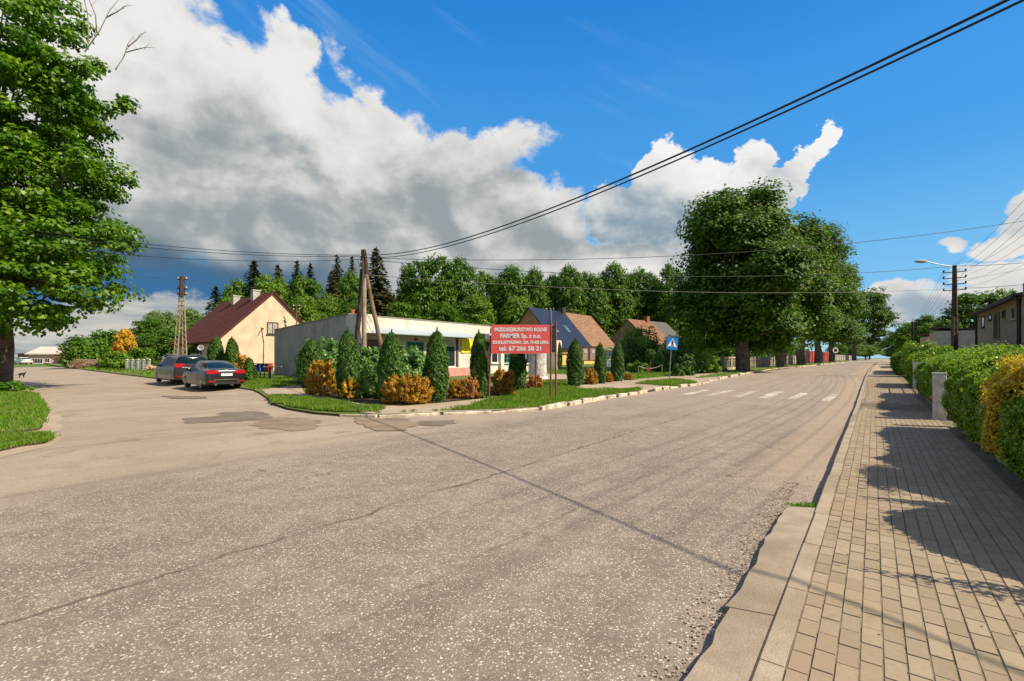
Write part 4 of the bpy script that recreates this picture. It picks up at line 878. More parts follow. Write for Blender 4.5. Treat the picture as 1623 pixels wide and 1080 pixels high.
# --- grass blades (nobody could count them)
def inpoly(P, poly):
    x, y = P[:, 0], P[:, 1]; c = np.zeros(len(P), bool); n = len(poly); j = n-1
    for i in range(n):
        xi, yi = poly[i]; xj, yj = poly[j]
        m_ = ((yi > y) != (yj > y)); c ^= m_ & (x < (xj-xi)*(y-yi)/((yj-yi) or 1e-9)+xi); j = i
    return c
def blades(label, poly, n, h, w, seed, off=0., patch=True, mat=None):
    rg = np.random.default_rng(seed); A = np.array(poly); lo, hi = A.min(0), A.max(0); P = rg.uniform(lo, hi, (n*3, 2)); P = P[inpoly(P, poly)][:n]; k = len(P)
    if patch:
        den = np.sin(P[:, 0]*1.9)*np.sin(P[:, 1]*2.3)+np.sin(P[:, 0]*5.1+1)*np.sin(P[:, 1]*4.3)*.6; P = P[rg.random(k) < np.clip(.75+den*.35, .25, 1)]; k = len(P)
    z = np.array([H(a, b) for a, b in P])+off; P = P+rg.normal(0, .06, P.shape)*(rg.random((k, 1)) < .4); a = rg.random(k)*6.28; hh = h*rg.uniform(.45, 1.25, k)*(1+.4*np.sin(P[:, 0]*3.1)*np.sin(P[:, 1]*2.7)); ln = hh[:, None]*rg.normal(0, .35, (k, 2)); ww = w*rg.uniform(.7, 1.3, k)
    d = np.stack([np.cos(a), np.sin(a)], 1)*ww[:, None]*.5
    b0 = np.column_stack([P-d, z]); b1 = np.column_stack([P+d, z]); t0 = np.column_stack([P+ln*.45+d*.7, z+hh*.6]); t1 = np.column_stack([P+ln, z+hh])
    V = np.stack([b0, b1, t0, t1], 1).reshape(-1, 3); Q = np.arange(k*4).reshape(-1, 4)
    return tag(npmesh('grass', V, Q, mat or g_blade), label, 'grass', kind='stuff')
blades('short green grass on the verge under the red signboard', verges['corner'], 42000, .11, .022, 81)
blades('grass on the small island around the crossing sign', verges['sign'], 9000, .12, .03, 82)
blades('grass strip under the chestnuts', verges['chestnuts'], 14000, .14, .05, 83)
blades('yellowish grass strip at the side street corner', verges['west'], 26000, .10, .022, 84)
blades('bright short grass at the near left edge', gl1, 60000, .10, .022, 85, -.05, False); blades('narrow bright grass tongue at the left edge', gl2, 26000, .09, .018, 86, -.05, False)
lw = pxpoly([(400, 617), (440, 613.5), (478, 608), (486, 601), (437, 596), (400, 594), (380, 604)]); blades('lawn beside the grey side wall of the shop', lw, 30000, .13, .03, 87, -.03)
blades('roadside grass by the brush heap and the picket fence', pxpoly([(110, 583), (160, 587), (200, 592), (245, 597), (245, 589), (190, 585), (140, 580), (112, 578)]), 16000, .22, .08, 88, -.03)
blades('garden lawn behind the rope barrier', pxpoly([(988, 602), (1040, 597), (1100, 592), (1150, 587), (1150, 582), (1100, 584), (1040, 589), (990, 592)]), 26000, .13, .045, 89, -.03)
blades('grass patch behind the advertising column', pxpoly([(872, 592), (905, 591), (905, 586), (872, 586)]), 4000, .13, .05, 90, -.03)
rr = random.Random(5); tufts = []
def weed(label, pts, n, h, seed):
    rg = np.random.default_rng(seed); c = np.array([[p.x, p.y] for p in pts])[rg.integers(0, len(pts), n)]+rg.normal(0, .045, (n, 2))
    z = np.array([H(a, b) for a, b in c])-.07; P = np.column_stack([c, z+rg.random(n)*h]); V, Q = leafgeo(P, sph(rg, n)+np.array([0, 0, .6]), .045, .016, rg); return tag(npmesh('weeds', V, Q, g_blade), label, 'weeds', kind='stuff')
weed('small weeds where the concrete gutter meets the kerb', [gp(1262+i*4, 806-abs(i-2)*.8, -.06) for i in range(7)], 500, .035, 91)
weed('weeds sprouting between the old kerb stones', [gp(x, y-1.5, 0) for x, y in [(600, 656), (640, 654), (655, 653), (690, 652.5), (752, 650.5), (846, 645.5), (848, 645), (898, 639), (905, 638)]], 1600, .12, 92)
# ---------------------------------------------------------------- buildings
m_cream_w = M('cream_stucco', (.66, .51, .35), .9, .10, 1.2, (.54, .41, .28), .3, 25, stain=.25)
m_wwall = M('shop_render', (.66, .60, .51), .9, .08, 1.5, (.54, .48, .40), .3, 30, stain=.35)
m_gwall = M('side_wall_render', (.42, .395, .35), .9, .12, 1., (.31, .29, .255), .3, 20, stain=.6)
m_awn = M('awning_sheet', (.36, .42, .46), .5, .06, 2.)
m_wfr = M('white_frame', (.75, .72, .66), .5, .05); m_dark = M('dark_trim', (.05, .035, .03), .6); m_brown = M('brown_trim', (.12, .055, .04), .6, .15)
m_glass = glassmat('window_glass'); m_green = M('green_bars', (.02, .26, .18), .5, .1); m_pink = M('pink_plinth', (.58, .27, .21), .85, .08, 2., None, .2, 30)
m_red_roof = tilemat('maroon_roof_sheet', (.130, .036, .026), (.098, .028, .021), .35, .38, 1.25, .85, .6, .02, .15)
m_blue_roof = tilemat('blue_roof_tiles', (.017, .020, .046), (.012, .014, .032), .3, .42, 1.35, .35, .9, .03, .6)
m_tile = tilemat('old_clay_tiles', (.36, .20, .115), (.26, .145, .085), .28, .34, 1.35, .9, .7, .03, .2)
m_tile2 = tilemat('red_clay_tiles', (.33, .17, .10), (.24, .115, .07), .28, .34, 1.35, .9, .7, .03, .2)
m_grey_roof = M('grey_sheet_roof', (.09, .09, .08), .7, .1); m_brick = M('chimney_brick', (.30, .13, .08), .9, .2); m_wchim = M('white_chimney', (.50, .46, .40), .9, .12)
m_felt = M('roof_felt', (.10, .10, .095), .9); m_rust = M('rusty_steel', (.22, .075, .045), .75, .2, 6., (.12, .045, .03)); m_conc = M('aged_concrete', (.36, .29, .20), .9, .18, 3., (.24, .18, .12), .4, 25, stain=.3)
m_wood = M('weathered_wood', (.26, .17, .10), .9, .2, 2., (.15, .095, .06), .5, 30, stain=.4); m_darkw = M('dark_pole_wood', (.085, .055, .038), .9, .2, 2.)
m_yel = M('yellow_stucco', (.72, .46, .15), .9, .06, 1.); m_yel_shade = M('yellow_stucco_shade', (.42, .23, .085), .9, .08, 1.); m_stucco = M('rough_stucco', (.33, .235, .13), .95, .25, 1.2, (.20, .13, .075), .5, 12, stain=.5)  # gable tone is the yellow stucco with shade put into its colour
m_steel = M('grey_steel', (.30, .32, .33), .5, .1, metal=.3)
m_curt = M('curtain', (.42, .40, .36), .9, .2, 5.)
m_red = M('red_plastic', (.60, .05, .035), .4); m_bluep = M('blue_plastic', (.05, .10, .42), .4); m_navy = M('navy_plastic', (.012, .02, .07), .4); m_white_p = M('white_paint', (.80, .77, .70), .6, .05)

def window(par, x0, x1, z0, z1, y, frame=m_wfr, pane=m_glass, depth=.10, fw=.07, mull=1, rail=0, face=-1, ax='x', sill=True, label=None):
    """framed window on the plane y (ax 'x') or on the plane x=y (ax 'y'); face = outward sign"""
    fb_ = MB(); t = .045
    def bx(mb, a0, a1, c0, c1, d0, d1):
        if ax == 'x': mb.bb(a0, a1, min(d0, d1), max(d0, d1), c0, c1)
        else: mb.bb(min(d0, d1), max(d0, d1), a0, a1, c0, c1)
    f0, f1 = y+face*.004, y+face*t
    bx(fb_, x0, x0+fw, z0, z1, f0, f1); bx(fb_, x1-fw, x1, z0, z1, f0, f1); bx(fb_, x0+fw, x1-fw, z0, z0+fw, f0, f1); bx(fb_, x0+fw, x1-fw, z1-fw, z1, f0, f1)
    for i in range(mull):
        c = x0+(x1-x0)*(i+1)/(mull+1); bx(fb_, c-fw*.35, c+fw*.35, z0+fw, z1-fw, f0, f1-face*.004)
    for i in range(rail):
        c = z0+(z1-z0)*(i+1)/(rail+1); bx(fb_, x0+fw, x1-fw, c-fw*.25, c+fw*.25, f0, f1-face*.010)
    w = fb_.build('window', frame, par)
    if label: w['label'] = label
    pb = MB(); bx(pb, x0+fw, x1-fw, z0+fw, z1-fw, y+face*.006, y+face*.018); pb.build('pane', pane, w)
    if sill:
        s_ = MB(); bx(s_, x0-.06, x1+.06, z0-.06, z0-.004, y+face*.004, y+face*.14); s_.build('sill', frame if frame != m_green else m_wfr, w)
    return w
# ---- the shop: local x along the road, y away from it, z up
C0 = Vector((-9.66, 28.0, 0)); shop = thing('shop_building', 'long low flat roofed shop with pale rendered front, grey side wall and blue grey awning', 'shop building', C0, ROADROT)
w = MB(); L = 22.6; D = 9.0
def zt(y): return 4.2-.62*y/D
# left side wall, back, right wall, parapet with sloping top
w.cm = 0
fr = [(0, .25, -.3, 4.2)]
w.prism([(.0, -.3), (L, -.3), (L, 4.2), (0, 4.2)], 'y', .0, .25)
w.build('front_wall', m_wwall, shop)
w = MB(); w.prism([(.25, -.3), (D, -.3), (D, zt(D)), (.25, zt(.25))], 'x', .0, .25); w.build('side_wall', m_gwall, shop)['label'] = 'dull grey side wall with vertical streaks'
w = MB(); w.prism([(.25, -.3), (D, -.3), (D, zt(D)), (.25, zt(.25))], 'x', L-.25, L); w.bb(.25, L-.25, D-.25, D, -.3, zt(D)); w.build('rear_wall', m_wwall, shop)
w = MB(); w.prism([(.25, 3.95), (D-.25, 3.36), (D-.25, 3.48), (.25, 4.07)], 'x', .25, L-.25); w.build('roof', m_felt, shop)
rf = kids(shop)[-1] if False else None
w = MB(); w.prism([(-.04, 4.203), (L+.04, 4.203), (L+.04, 4.25), (-.04, 4.25)], 'y', -.04, .30); w.prism([(.30, 4.199), (D+.03, zt(D)+.003), (D+.03, zt(D)+.05), (.30, 4.245)], 'x', -.04, .29); w.build('coping', M('coping_sheet', (.33, .31, .27), .6), shop)
# side wall vertical ribs
w = MB()
for i in range(11):
    yy = .8+i*.78; w.bb(-.022, -.002, yy, yy+.05, -.2, zt(yy)-.06)
w.build('wall_ribs', M('rib_render', (.48, .45, .40), .9), shop)
# canopy: sloping awning from the parapet outwards, and the white corner pier
w = MB(); aw = [(-.003, 3.55), (-.95, 3.20), (-.95, 3.12), (-.003, 3.12)]
pts = [(1.0, aw), (10.3, aw)]
v = [(.9, -.003, 3.55), (.9, -1., 3.16), (.9, -1., 3.10), (.9, -.003, 3.10), (10.1, -.003, 3.55), (11.0, -1., 3.16), (11.0, -1., 3.10), (10.1, -.003, 3.10)]
w.add(v, [(0, 1, 5, 4), (1, 2, 6, 5), (2, 3, 7, 6), (0, 3, 2, 1), (4, 5, 6, 7)]); w.build('awning', m_awn, shop)
w = MB(); w.bb(.0, .9, -1.0, -.003, 3.10, 4.2); w.bb(.0, .35, -1., -.003, -.3, 3.10); w.build('corner_pier', m_wwall, shop)
w = MB(); w.bb(.36, 7.0, -.006, -.003, -.3, 3.09); w.build('recess_wall', M('recess_render', (.50, .40, .30), .9), shop)
# house number on the pier side, as in the photo
def text(par, name, body, size, loc, rot, mat, width=None, off=0., ext=.004, align='CENTER', bold=0.):
    cu = bpy.data.curves.new('lettering', 'FONT'); cu.body = body; cu.size = size; cu.align_x = align; cu.extrude = ext; cu.offset = off
    o = bpy.data.objects.new('tmp', cu); COL.objects.link(o); dg = bpy.context.evaluated_depsgraph_get(); dg.update()
    me = bpy.data.meshes.new_from_object(o.evaluated_get(dg)); bpy.data.objects.remove(o)
    xs = [v_.co.x for v_ in me.vertices]; wd = max(xs)-min(xs)
    if bold:
        bm = bmesh.new()
        for q_, (ax_, ay_) in enumerate([(-1, 0), (1, 0), (0, 1), (0, -1), (0, 0)]):
            n0_ = len(bm.verts); bm.from_mesh(me); bm.verts.ensure_lookup_table()
            for v_ in bm.verts[n0_:]: v_.co.x += ax_*bold; v_.co.y += ay_*bold*.8; v_.co.z += q_*.0007
        bm.to_mesh(me); bm.free()
    me.materials.clear(); me.materials.append(mat)
    t = bpy.data.objects.new(name, me); COL.objects.link(t); t.parent = par; t.location = loc; t.rotation_euler = rot
    if width: t.scale = (width/wd, 1, 1)
    return t
text(shop, 'house_number', '24', .42, (.19, -1.004, 2.15), (R(90), 0, 0), m_dark, .42, .012)
d_ = MB(); d_.bb(1.3, 2.3, -.05, -.008, .05, 2.75); dd = d_.build('door', m_brown, shop); MB().bb(1.38, 1.44, -.10, -.052, 1.0, 1.2).build('handle', m_wfr, dd)
window(shop, 3.0, 3.7, 1.5, 2.95, -.006, m_wfr, mull=0)
gw = window(shop, 4.35, 5.85, 1.35, 2.72, -.006, m_green, mull=1, rail=3, fw=.09, label='window with green painted bars')
b_ = MB()
for i in range(9): b_.bb(4.45+i*.165, 4.465+i*.165, -.09, -.075, 1.42, 2.66)
b_.build('bars', m_green, gw)
MB().bb(5.02, 5.16, -.2, -.008, 2.80, 2.92).build('outdoor_lamp', m_dark, shop)
window(shop, 7.0, 7.7, .95, 3.0, -.006, m_wfr, mull=0); window(shop, 7.78, 8.95, .95, 3.0, -.006, m_wfr, m_glass, mull=0, label='tall display window with brown blind')
MB().bb(7.86, 8.87, -.03, -.026, 2.45, 2.92).build('blind', m_curt, shop)
MB().bb(8.98, 9.2, -.12, -.005, .93, 3.09).build('pilaster', m_brown, shop)
MB().bb(5.9, 11.25, -.30, -.007, -.3, .88).build('plinth', m_pink, shop)
w = MB(); w.bb(11.3, 13.0, -.9, -.01, 3.05, 3.5); w.build('porch_roof', m_felt, shop); MB().bb(11.4, 12.9, -.03, -.01, 0, 2.9).build('entrance_door', m_dark, shop)
window(shop, 13.1, 13.95, 1.2, 2.6, -.004, m_wfr, mull=0); MB().bb(14.1, 14.5, -.25, -.01, -.2, 3.4).build('pilaster', m_wwall, shop); window(shop, 14.7, 15.7, 1.2, 2.7, -.004, m_green, mull=1, rail=3, fw=.09)
window(shop, 17.2, 18.6, 1.1, 2.6, -.004, m_wfr, mull=1); MB().bb(16.2, 16.6, -.25, -.01, -.2, 3.4).build('pilaster', m_wwall, shop); MB().bb(19.2, 20.2, -.04, -.01, 0, 2.3).build('rear_door', m_brown, shop)
MB().bb(21.4, 22.6, -.9, -.01, -.2, 3.3).build('pier', m_wwall, shop)
MB().tube([(2.6, 3.5, 3.6), (2.6, 3.5, 4.9)], .16, 12).build('chimney_pipe', m_red if False else M('orange_pipe', (.42, .10, .05), .7), shop)
MB().tube([(5.2, 4, 3.6), (5.2, 4, 4.9)], .05, 6).build('vent_pipe', m_dark, shop)
MB().tube([(13.2, 5, 3.5), (13.2, 5, 4.6)], .04, 6).build('vent_pipe', m_dark, shop)
ban = MB(); vs = []; nx, nz = 16, 8
for j in range(nz+1):
    for i in range(nx+1): vs.append((9.55+1.75*i/nx, -.07-.035*math.sin(i*1.1)*(.3+j/nz)-.02*math.sin(j*1.7+i*.6), 2.02+1.05*j/nz))
ban.add(vs, [(j*(nx+1)+i, j*(nx+1)+i+1, (j+1)*(nx+1)+i+1, (j+1)*(nx+1)+i) for j in range(nz) for i in range(nx)])
bo = ban.build('banner', M('yellow_banner', (.85, .68, .01), .6, .04), None, True); bo.location = C0+Vector((0, 0, 0)); bo.rotation_euler = (0, 0, ROADROT); tag(bo, 'bright yellow blank banner hung on the pale shop wall', 'banner')

def house(name, label, org, rot, L, Wd, ze, zr, wallm, roofs, z0=-.6, over=.35, oy=.45, gable=None, thick=.14, cat='house'):
    """gabled house. local x along the ridge 0..L, y across 0..Wd; roofs = [(x0,x1,mat)]"""
    r_ = thing(name, label, cat, org, rot); t = .3
    b = MB(); b.bb(0, L, 0, t, z0, ze); b.bb(0, L, Wd-t, Wd, z0, ze); b.build('wall', wallm, r_)
    for x0, x1 in ((0, t), (L-t, L)):
        g_ = MB(); g_.prism([(t, z0), (Wd-t, z0), (Wd-t, ze), (Wd-.002, ze), (Wd/2, zr), (.002, ze), (t, ze)], 'x', x0-.003 if x0 == 0 else x0, x1+(.003 if x0 else 0)); g_.build('gable_wall', gable or wallm, r_)
    sl_ = (zr-ze)/(Wd/2); out = []
    for i, (x0, x1, m_) in enumerate(roofs):
        xa = x0-(over if i == 0 else 0); xb = x1+(over if i == len(roofs)-1 else 0)
        b = MB(); e = .01+thick
        b.prism([(-oy, ze-oy*sl_+.02), (Wd/2, zr+.02), (Wd+oy, ze-oy*sl_+.02), (Wd+oy, ze-oy*sl_+e+.03), (Wd/2, zr+e+.03), (-oy, ze-oy*sl_+e+.03)], 'x', xa+(.002 if i else 0), xb)
        out.append(b.build('roof', m_, r_))
    return r_, out, sl_
def chimney(par, x, y, zb, zt_, mat, w_=.55, cap=True):
    b = MB(); b.bb(x-w_/2, x+w_/2, y-w_/2, y+w_/2, zb, zt_)
    if cap: b.bb(x-w_/2-.06, x+w_/2+.06, y-w_/2-.06, y+w_/2+.06, zt_+.002, zt_+.12)
    return b.build('chimney', mat, par)
# ---- cream house: gable corner at (-26,42.2), gable runs (.66,.752), ridge runs (-.752,.66)
rotc = math.atan2(.66, -.752)      # local x = ridge direction; local y = rotated +90deg = (-.66,-.752) -> start at the right corner
base = Vector((-26+9*.66, 42.2+9*.752, 0)); zb = .35
ch, rfs, sl_ = house('cream_house', 'cream gabled house with steep maroon roof and two white chimneys left of the shop', base, rotc, 14, 9, 3.46, 7.85, m_cream_w, [(0, 14, m_red_roof)], 0., .25, .55)
chimney(rfs[0], 3.2, 4.9, 7.2, 8.3, m_wchim, .65); chimney(rfs[0], 8.6, 4.9, 7.2, 8.2, m_wchim, .65)
# window on the gable: px 423..441 -> distance along the gable from the right corner
def gy(px):      # local y on the gable for photo x
    r_ = (px-CX)/F; t = (r_*42.2+26)/(.66-.752*r_); return 9-t
Yw = 42.2+(9-gy(432))*.752
def zz(py, Y): return CAMZ+(HY-py)*Y/F
window(ch, gy(441), gy(423), zz(530, Yw), zz(511, Yw), -.003, m_brown, m_curt, ax='y', face=-1, fw=.09, mull=1, label='brown framed gable window with curtains')
bp = MB(); bp.tube([(-.04, gy(414), zz(520, Yw)), (-.04, gy(418), zz(545, Yw)), (-.04, gy(417), .6)], .03, 5); bp.build('cable', m_dark, ch)
mb = MB(); mb.tube([(-.06, gy(414), 4.3), (-.55, gy(413), 4.3)], .03, 5)
for i in range(3): mb.box((-.3-.12*i, gy(413.5), 4.36), (.05, .05, .14))
mb.build('insulator_bracket', m_dark, ch)
# eave side: porch, door, satellite dish
MB().bb(2.2, 3.3, 9.004, 9.05, .3, 2.5).build('door', m_dark, ch)
window(ch, 5., 6.4, 1.3, 2.7, 9.003, m_wfr, face=1); window(ch, 9., 10.4, 1.3, 2.7, 9.003, m_wfr, face=1)
dish = thing('satellite_dish', 'pale satellite dish on a mast under the maroon eave', 'satellite dish', at(318, 552, 40.5)); dm = MB(); prof = [(q_[0]*.5, q_[1]*.5) for q_ in [(0.001, 0), (.2, .02), (.38, .08), (.5, .15), (.5, .17), (.38, .10), (.2, .04), (.001, .02)]]
dm.lathe(prof, 20); do = dm.build('reflector', m_steel, dish, True); do.rotation_euler = (R(72), 0, R(25)); MB().tube([(0, .1, 0), (0, .25, -.1), (0, .25, -1.9)], .03, 6).build('mast', m_dark, dish); MB().tube([(0, 0, .0), (.1, -.5, .05)], .02, 5).build('arm', m_dark, dish)
# ---- yellow house with blue and brown roof
HF = Vector((5.82, 59.8, .0)); hy, rfs, sl_ = house('tiled_house', 'yellow house with its gable coloured as in shade, roofed half in glossy blue and half in old brown tiles', HF, ROADROT, 17, 9, 3.15, 8.2, m_yel, [(0, 8.9, m_blue_roof), (8.9, 17, m_tile)], -.3, .2, .4, m_yel_shade)
chimney(rfs[0], 8.4, 4.6, 7.6, 9.0, m_dark, .9, False)
for x_, f_ in ((2.3, .42), (5.6, .45)):
    yy = 4.5*f_; b = MB(); z_ = 3.15+yy*sl_+.22; n_ = Vector((0, -sl_, 1)).normalized()
    M3 = Matrix.Rotation(math.atan(sl_), 3, 'X'); b.box((x_, yy, z_), (.8, 1.25, .08), 0, M3); so_ = b.build('skylight', M('skylight_frame', (.20, .22, .24), .4), rfs[0]); b = MB(); b.box((x_, yy-.04, z_+.045), (.62, 1.05, .03), 0, M3); b.build('pane', glassmat('skylight_glass', (.06, .16, .22)), so_)
window(hy, 2.6, 3.8, 1.2, 2.4, -.003, m_wfr); window(hy, 5.2, 6.3, 1.2, 2.4, -.003, m_dark); MB().bb(.0, 8.9, -.05, -.004, -.2, .55).build('plinth', m_brick, hy); window(hy, 11., 12.3, 1.2, 2.4, -.003, m_wfr); window(hy, 14., 15.2, 1.2, 2.4, -.003, m_wfr)
MB().bb(-.2, 17.2, -.62, -.50, 2.62, 2.74).build('gutter', m_dark, hy)
# ---- stucco house
Xm, Ym = .245*90, 90.; gd = Vector((.68, -.73)); rd = Vector((.73, .68)); o3 = Vector((Xm+gd.x*4.3, Ym+gd.y*4.3, .9))
h3, rfs, s3 = house('stucco_house', 'old house with bare stained stucco gable, red tiled roof and grey sheet extension', o3, math.atan2(rd.y, rd.x), 14, 8.6, 4.0, 8.0, m_stucco, [(0, 8.2, m_tile2), (8.2, 14, m_grey_roof)], -.9, .2, .9)
chimney(rfs[0], 6.4, 4.2, 7.4, 8.9, m_brick, .9)
for a in (2.9, 5.6): window(h3, a-.45, a+.45, 3.3, 4.5, -.004, m_wfr, ax='y', face=-1, mull=0, fw=.12)
window(h3, 4, 5.2, 1., 2.6, -.004, m_wfr); MB().bb(2.5, 7., -1.6, -.01, -.9, 2.1).build('white_porch', m_white_p, h3)
# ---- beige terrace on the right
q = Vector((*xy(sn(*at(1549, 500, 45).xy)[0], sn(*at(1549, 500, 45).xy)[1]), 0))
bt = thing('beige_house', 'long beige two storey house with small windows and dark eave on the right', 'house', q, ROADROT-math.pi)
m_beige = M('beige_render', (.40, .34, .24), .9, .1, .8, (.31, .26, .18), .3, 20, stain=.4)
# local x runs back towards the camera, local y away from the road
Lb = 24
b = MB(); b.bb(0, Lb, 0, 8, -.5, 5.75); b.build('wall', m_beige, bt)
b = MB(); b.prism([(-.5, 5.752), (-.5, 5.9), (8.3, 6.9), (8.3, 5.752)], 'x', -.4, 17.6); rb = b.build('roof', m_felt, bt); b = MB(); b.prism([(-.06, 5.752), (-.06, 6.5), (8.3, 7.2), (8.3, 5.752)], 'x', 17.62, Lb); b.build('roof', m_beige, bt)
b = MB(); b.bb(-.3, 17.5, -.52, -.35, 5.58, 5.75); b.build('gutter', m_dark, bt)
def bx_(px):
    r_ = (px-CX)/F; d_ = (-U[0], -U[1]); t = (q.x-r_*q.y)/(r_*d_[1]-d_[0]); return t
def bz(py, px): return CAMZ+(HY-py)*(q.y-U[1]*bx_(px))/F
for a, c, t_, e, nm in [(1556, 1561, 503, 520, 0), (1567.5, 1572, 499.5, 508.5, 0), (1589, 1594, 492.5, 503, 0), (1603.5, 1610, 487, 508, 1)]:
    window(bt, bx_(a), bx_(c), bz(e, a), bz(t_, a), -.003, m_wchim if nm else m_dark, ax='x', face=-1, mull=0, fw=.09)
dw = MB().bb(bx_(1576), bx_(1585), -.06, -.004, bz(536, 1580), bz(496, 1580)).build('door', M('green_door', (.12, .15, .10), .8), bt)
b = MB()
for i in range(5): b.bb(bx_(1576)+.2+i*.28, bx_(1576)+.24+i*.28, -.075, -.062, bz(534, 1580), bz(500, 1580))
b.build('door_bars', m_dark, dw)
MB().tube([(bx_(1618.5), -.12, -.3), (bx_(1618.5), -.12, 5.6)], .10, 8).build('drainpipe', m_dark, bt); MB().tube([(.1, -.1, -.3), (.1, -.1, 5.6)], .07, 8).build('drainpipe', m_dark, bt)
chimney(rb, bx_(1572), 3.2, 6.0, 7.1, m_wwall, 1.6); chimney(rb, bx_(1610), 2.4, 6.0, 7.9, m_brick, 1.3)
MB().bb(-.02, 6.5, -.4, -.004, -.4, 1.7).build('terrace_wall', m_conc, bt)
# white and brown sheds beyond
sh = thing('white_shed', 'low whitewashed shed wall between lamp pole and beige house', 'shed', on(1540, 50), ROADROT); MB().bb(-1.2, 5, -.1, 3, -.4, 4.0).build('wall', m_wchim, sh); MB().prism([(-.3, 4.002), (3.2, 4.4), (3.2, 4.5), (-.3, 4.1)], 'x', -1.3, 5.1).build('roof', m_felt, sh)
sh = thing('brown_shed', 'small brown shed left of the whitewashed one', 'shed', on(1516, 55), ROADROT); MB().bb(0, 3.2, 0, 3, -.4, 3.6).build('wall', m_cream_w, sh); MB().prism([(-.3, 3.602), (3.2, 3.9), (3.2, 4.0), (-.3, 3.7)], 'x', -.1, 3.3).build('roof', m_rust, sh); MB().bb(2.2, 3.1, -.05, -.004, 0, 2.6).build('door', m_brown, sh)
# ---- pink building far left
pk = thing('pink_building', 'long low pink building with pale roof and dark red porch at the far left', 'building', on(44, 106), R(8)); m_pk = M('pink_render', (.68, .42, .33), .9, .05)
MB().bb(0, 13, 0, 8, -.3, 2.0).build('wall', m_pk, pk); MB().prism([(-.4, 2.002), (8.4, 2.9), (8.4, 3.3), (4, 3.9), (-.4, 2.2)], 'x', -.4, 14).build('roof', M('pale_roof', (.62, .50, .42), .8), pk)
MB().prism([(-2.2, 1.05), (-.01, 1.6), (-.01, 1.72), (-2.2, 1.2)], 'x', 6.2, 12.5).build('porch_roof', M('dark_red_sheet', (.34, .07, .06), .6), pk); window(pk, 3.4, 4.4, .2, 1.2, -.003, m_wfr); window(pk, .8, 3.0, .0, 1.1, -.003, m_wfr, mull=3); MB().bb(7, 8, -.05, -.004, 0, 1.1).build('door', m_brown, pk)
pk2 = thing('brick_shed', 'small reddish shed at the left end of the pink building', 'shed', on(28, 112), R(8)); MB().bb(0, 4, 0, 5, -.3, 2.2).build('wall', m_brick, pk2); MB().prism([(-.3, 2.202), (5.3, 2.8), (5.3, 2.9), (-.3, 2.35)], 'x', -.3, 4.3).build('roof', m_felt, pk2)

# ---------------------------------------------------------------- advertising column
ac = thing('advertising_column', 'round white advertising column with torn grey posters behind the red sign', 'advertising column', on(852, 32.5))
def postermat():
    m, k, p, _ = newmat('poster_paper'); v = objc(k); n = k.noise(v, 2.2, 5., .7); n2 = k.noise(k.vm('MULTIPLY', v, (1., 1., 2.)), 4., 2.)
    col = k.mix(k.ss(n, .42, .5), (.70, .66, .58), (.40, .38, .34)); col = k.mix(k.m('MULTIPLY', k.ss(n2, .55, .6), .5), col, (.62, .60, .56))
    k.put(p.inputs['Base Color'], col); p.inputs['Roughness'].default_value = .85; return m
MB().lathe([(.62, 0), (.62, 2.75)], 28).build('drum', postermat(), ac, True); MB().lathe([(0.01, -.1), (.70, -.1), (.70, .12), (.621, .12)], 28).build('base', m_white_p, ac); MB().lathe([(.63, 2.72), (.78, 2.76), (.78, 2.86), (.4, 3.05), (.01, 3.12)], 28).build('cap', m_wchim, ac)
rngp = random.Random(2)
for i in range(7):
    a0 = -2.6+i*.33+rngp.uniform(-.05, .05); aw_ = rngp.uniform(.12, .26); z0_ = rngp.uniform(.3, 1.6); hh = rngp.uniform(.4, .8); b = MB(); vs = []
    for j in range(6):
        a = a0+aw_*j/5
        for z_ in (z0_, z0_+hh): vs.append((.626*math.cos(a), .626*math.sin(a), z_))
    b.add(vs, [(2*j, 2*j+2, 2*j+3, 2*j+1) for j in range(5)]); b.build('poster', M('poster', rngp.choice([(.75, .70, .62), (.58, .50, .42), (.45, .48, .50), (.66, .62, .5)]), .8, .1, 6.), ac, fix=False)

# ---------------------------------------------------------------- red signboard: two boards on four posts
A = on(774.5, 18.75); B = on(872.5, 18.75); Cc = on(881, 19.0); Dd = on(849.6, 23.3)
sg = thing('signboard', 'large red farm company signboard with white lettering on rusty posts', 'sign', A)
loc = lambda p, z: (p.x-A.x, p.y-A.y, z)
def leanpost(p, z, dx=0.): return MB().tube([loc(p, -.2), (p.x-A.x+dx, p.y-A.y, z)], .037, 8).build('post', m_rust, sg)
leanpost(A, 2.98, .10); leanpost(B, 3.0, .02)
bw = (B.x-A.x)
m_sred = M('sign_red', (.80, .105, .10), .5, .04, 2., (.74, .095, .09), 0)
b = MB(); b.bb(.10, bw-.03, -.065, -.04, 1.78, 2.92); pan = b.build('panel', m_sred, sg)
b = MB(); b.bb(.10, bw+.0, -.038, -.01, 1.80, 1.85); b.bb(.10, bw, -.038, -.01, 2.85, 2.90); b.build('panel_frame', m_rust, sg)
m_let = M('white_lettering', (.82, .76, .70), .6, .03, 3., None, 0)
cxm = (.10+bw-.03)/2
for body, sz, z_, wd in [('PRZEDSIĘBIORSTWO ROLNE', .20, 2.66, 2.05), ('FARMER Sp. z o.o.', .235, 2.40, 1.60), ('SCHOLASTYKOWO  22A, 77-420 LIPKA', .165, 2.165, 2.20), ('tel. 67 266 58 21', .235, 1.90, 1.66)]:
    text(pan, 'lettering', body, sz, (cxm, -.068, z_), (R(90), 0, 0), m_let, wd, .003, .002, bold=.0085)
for z_ in (2.83, 2.55):  # little white tape marks on the left post
    MB().bb(.03, .10, -.09, -.066, z_-.06, z_+.03).build('tape', m_white_p, sg)
s2 = thing('signboard', 'second board turned away, its dark rusty back beside the red signboard', 'sign', Cc)
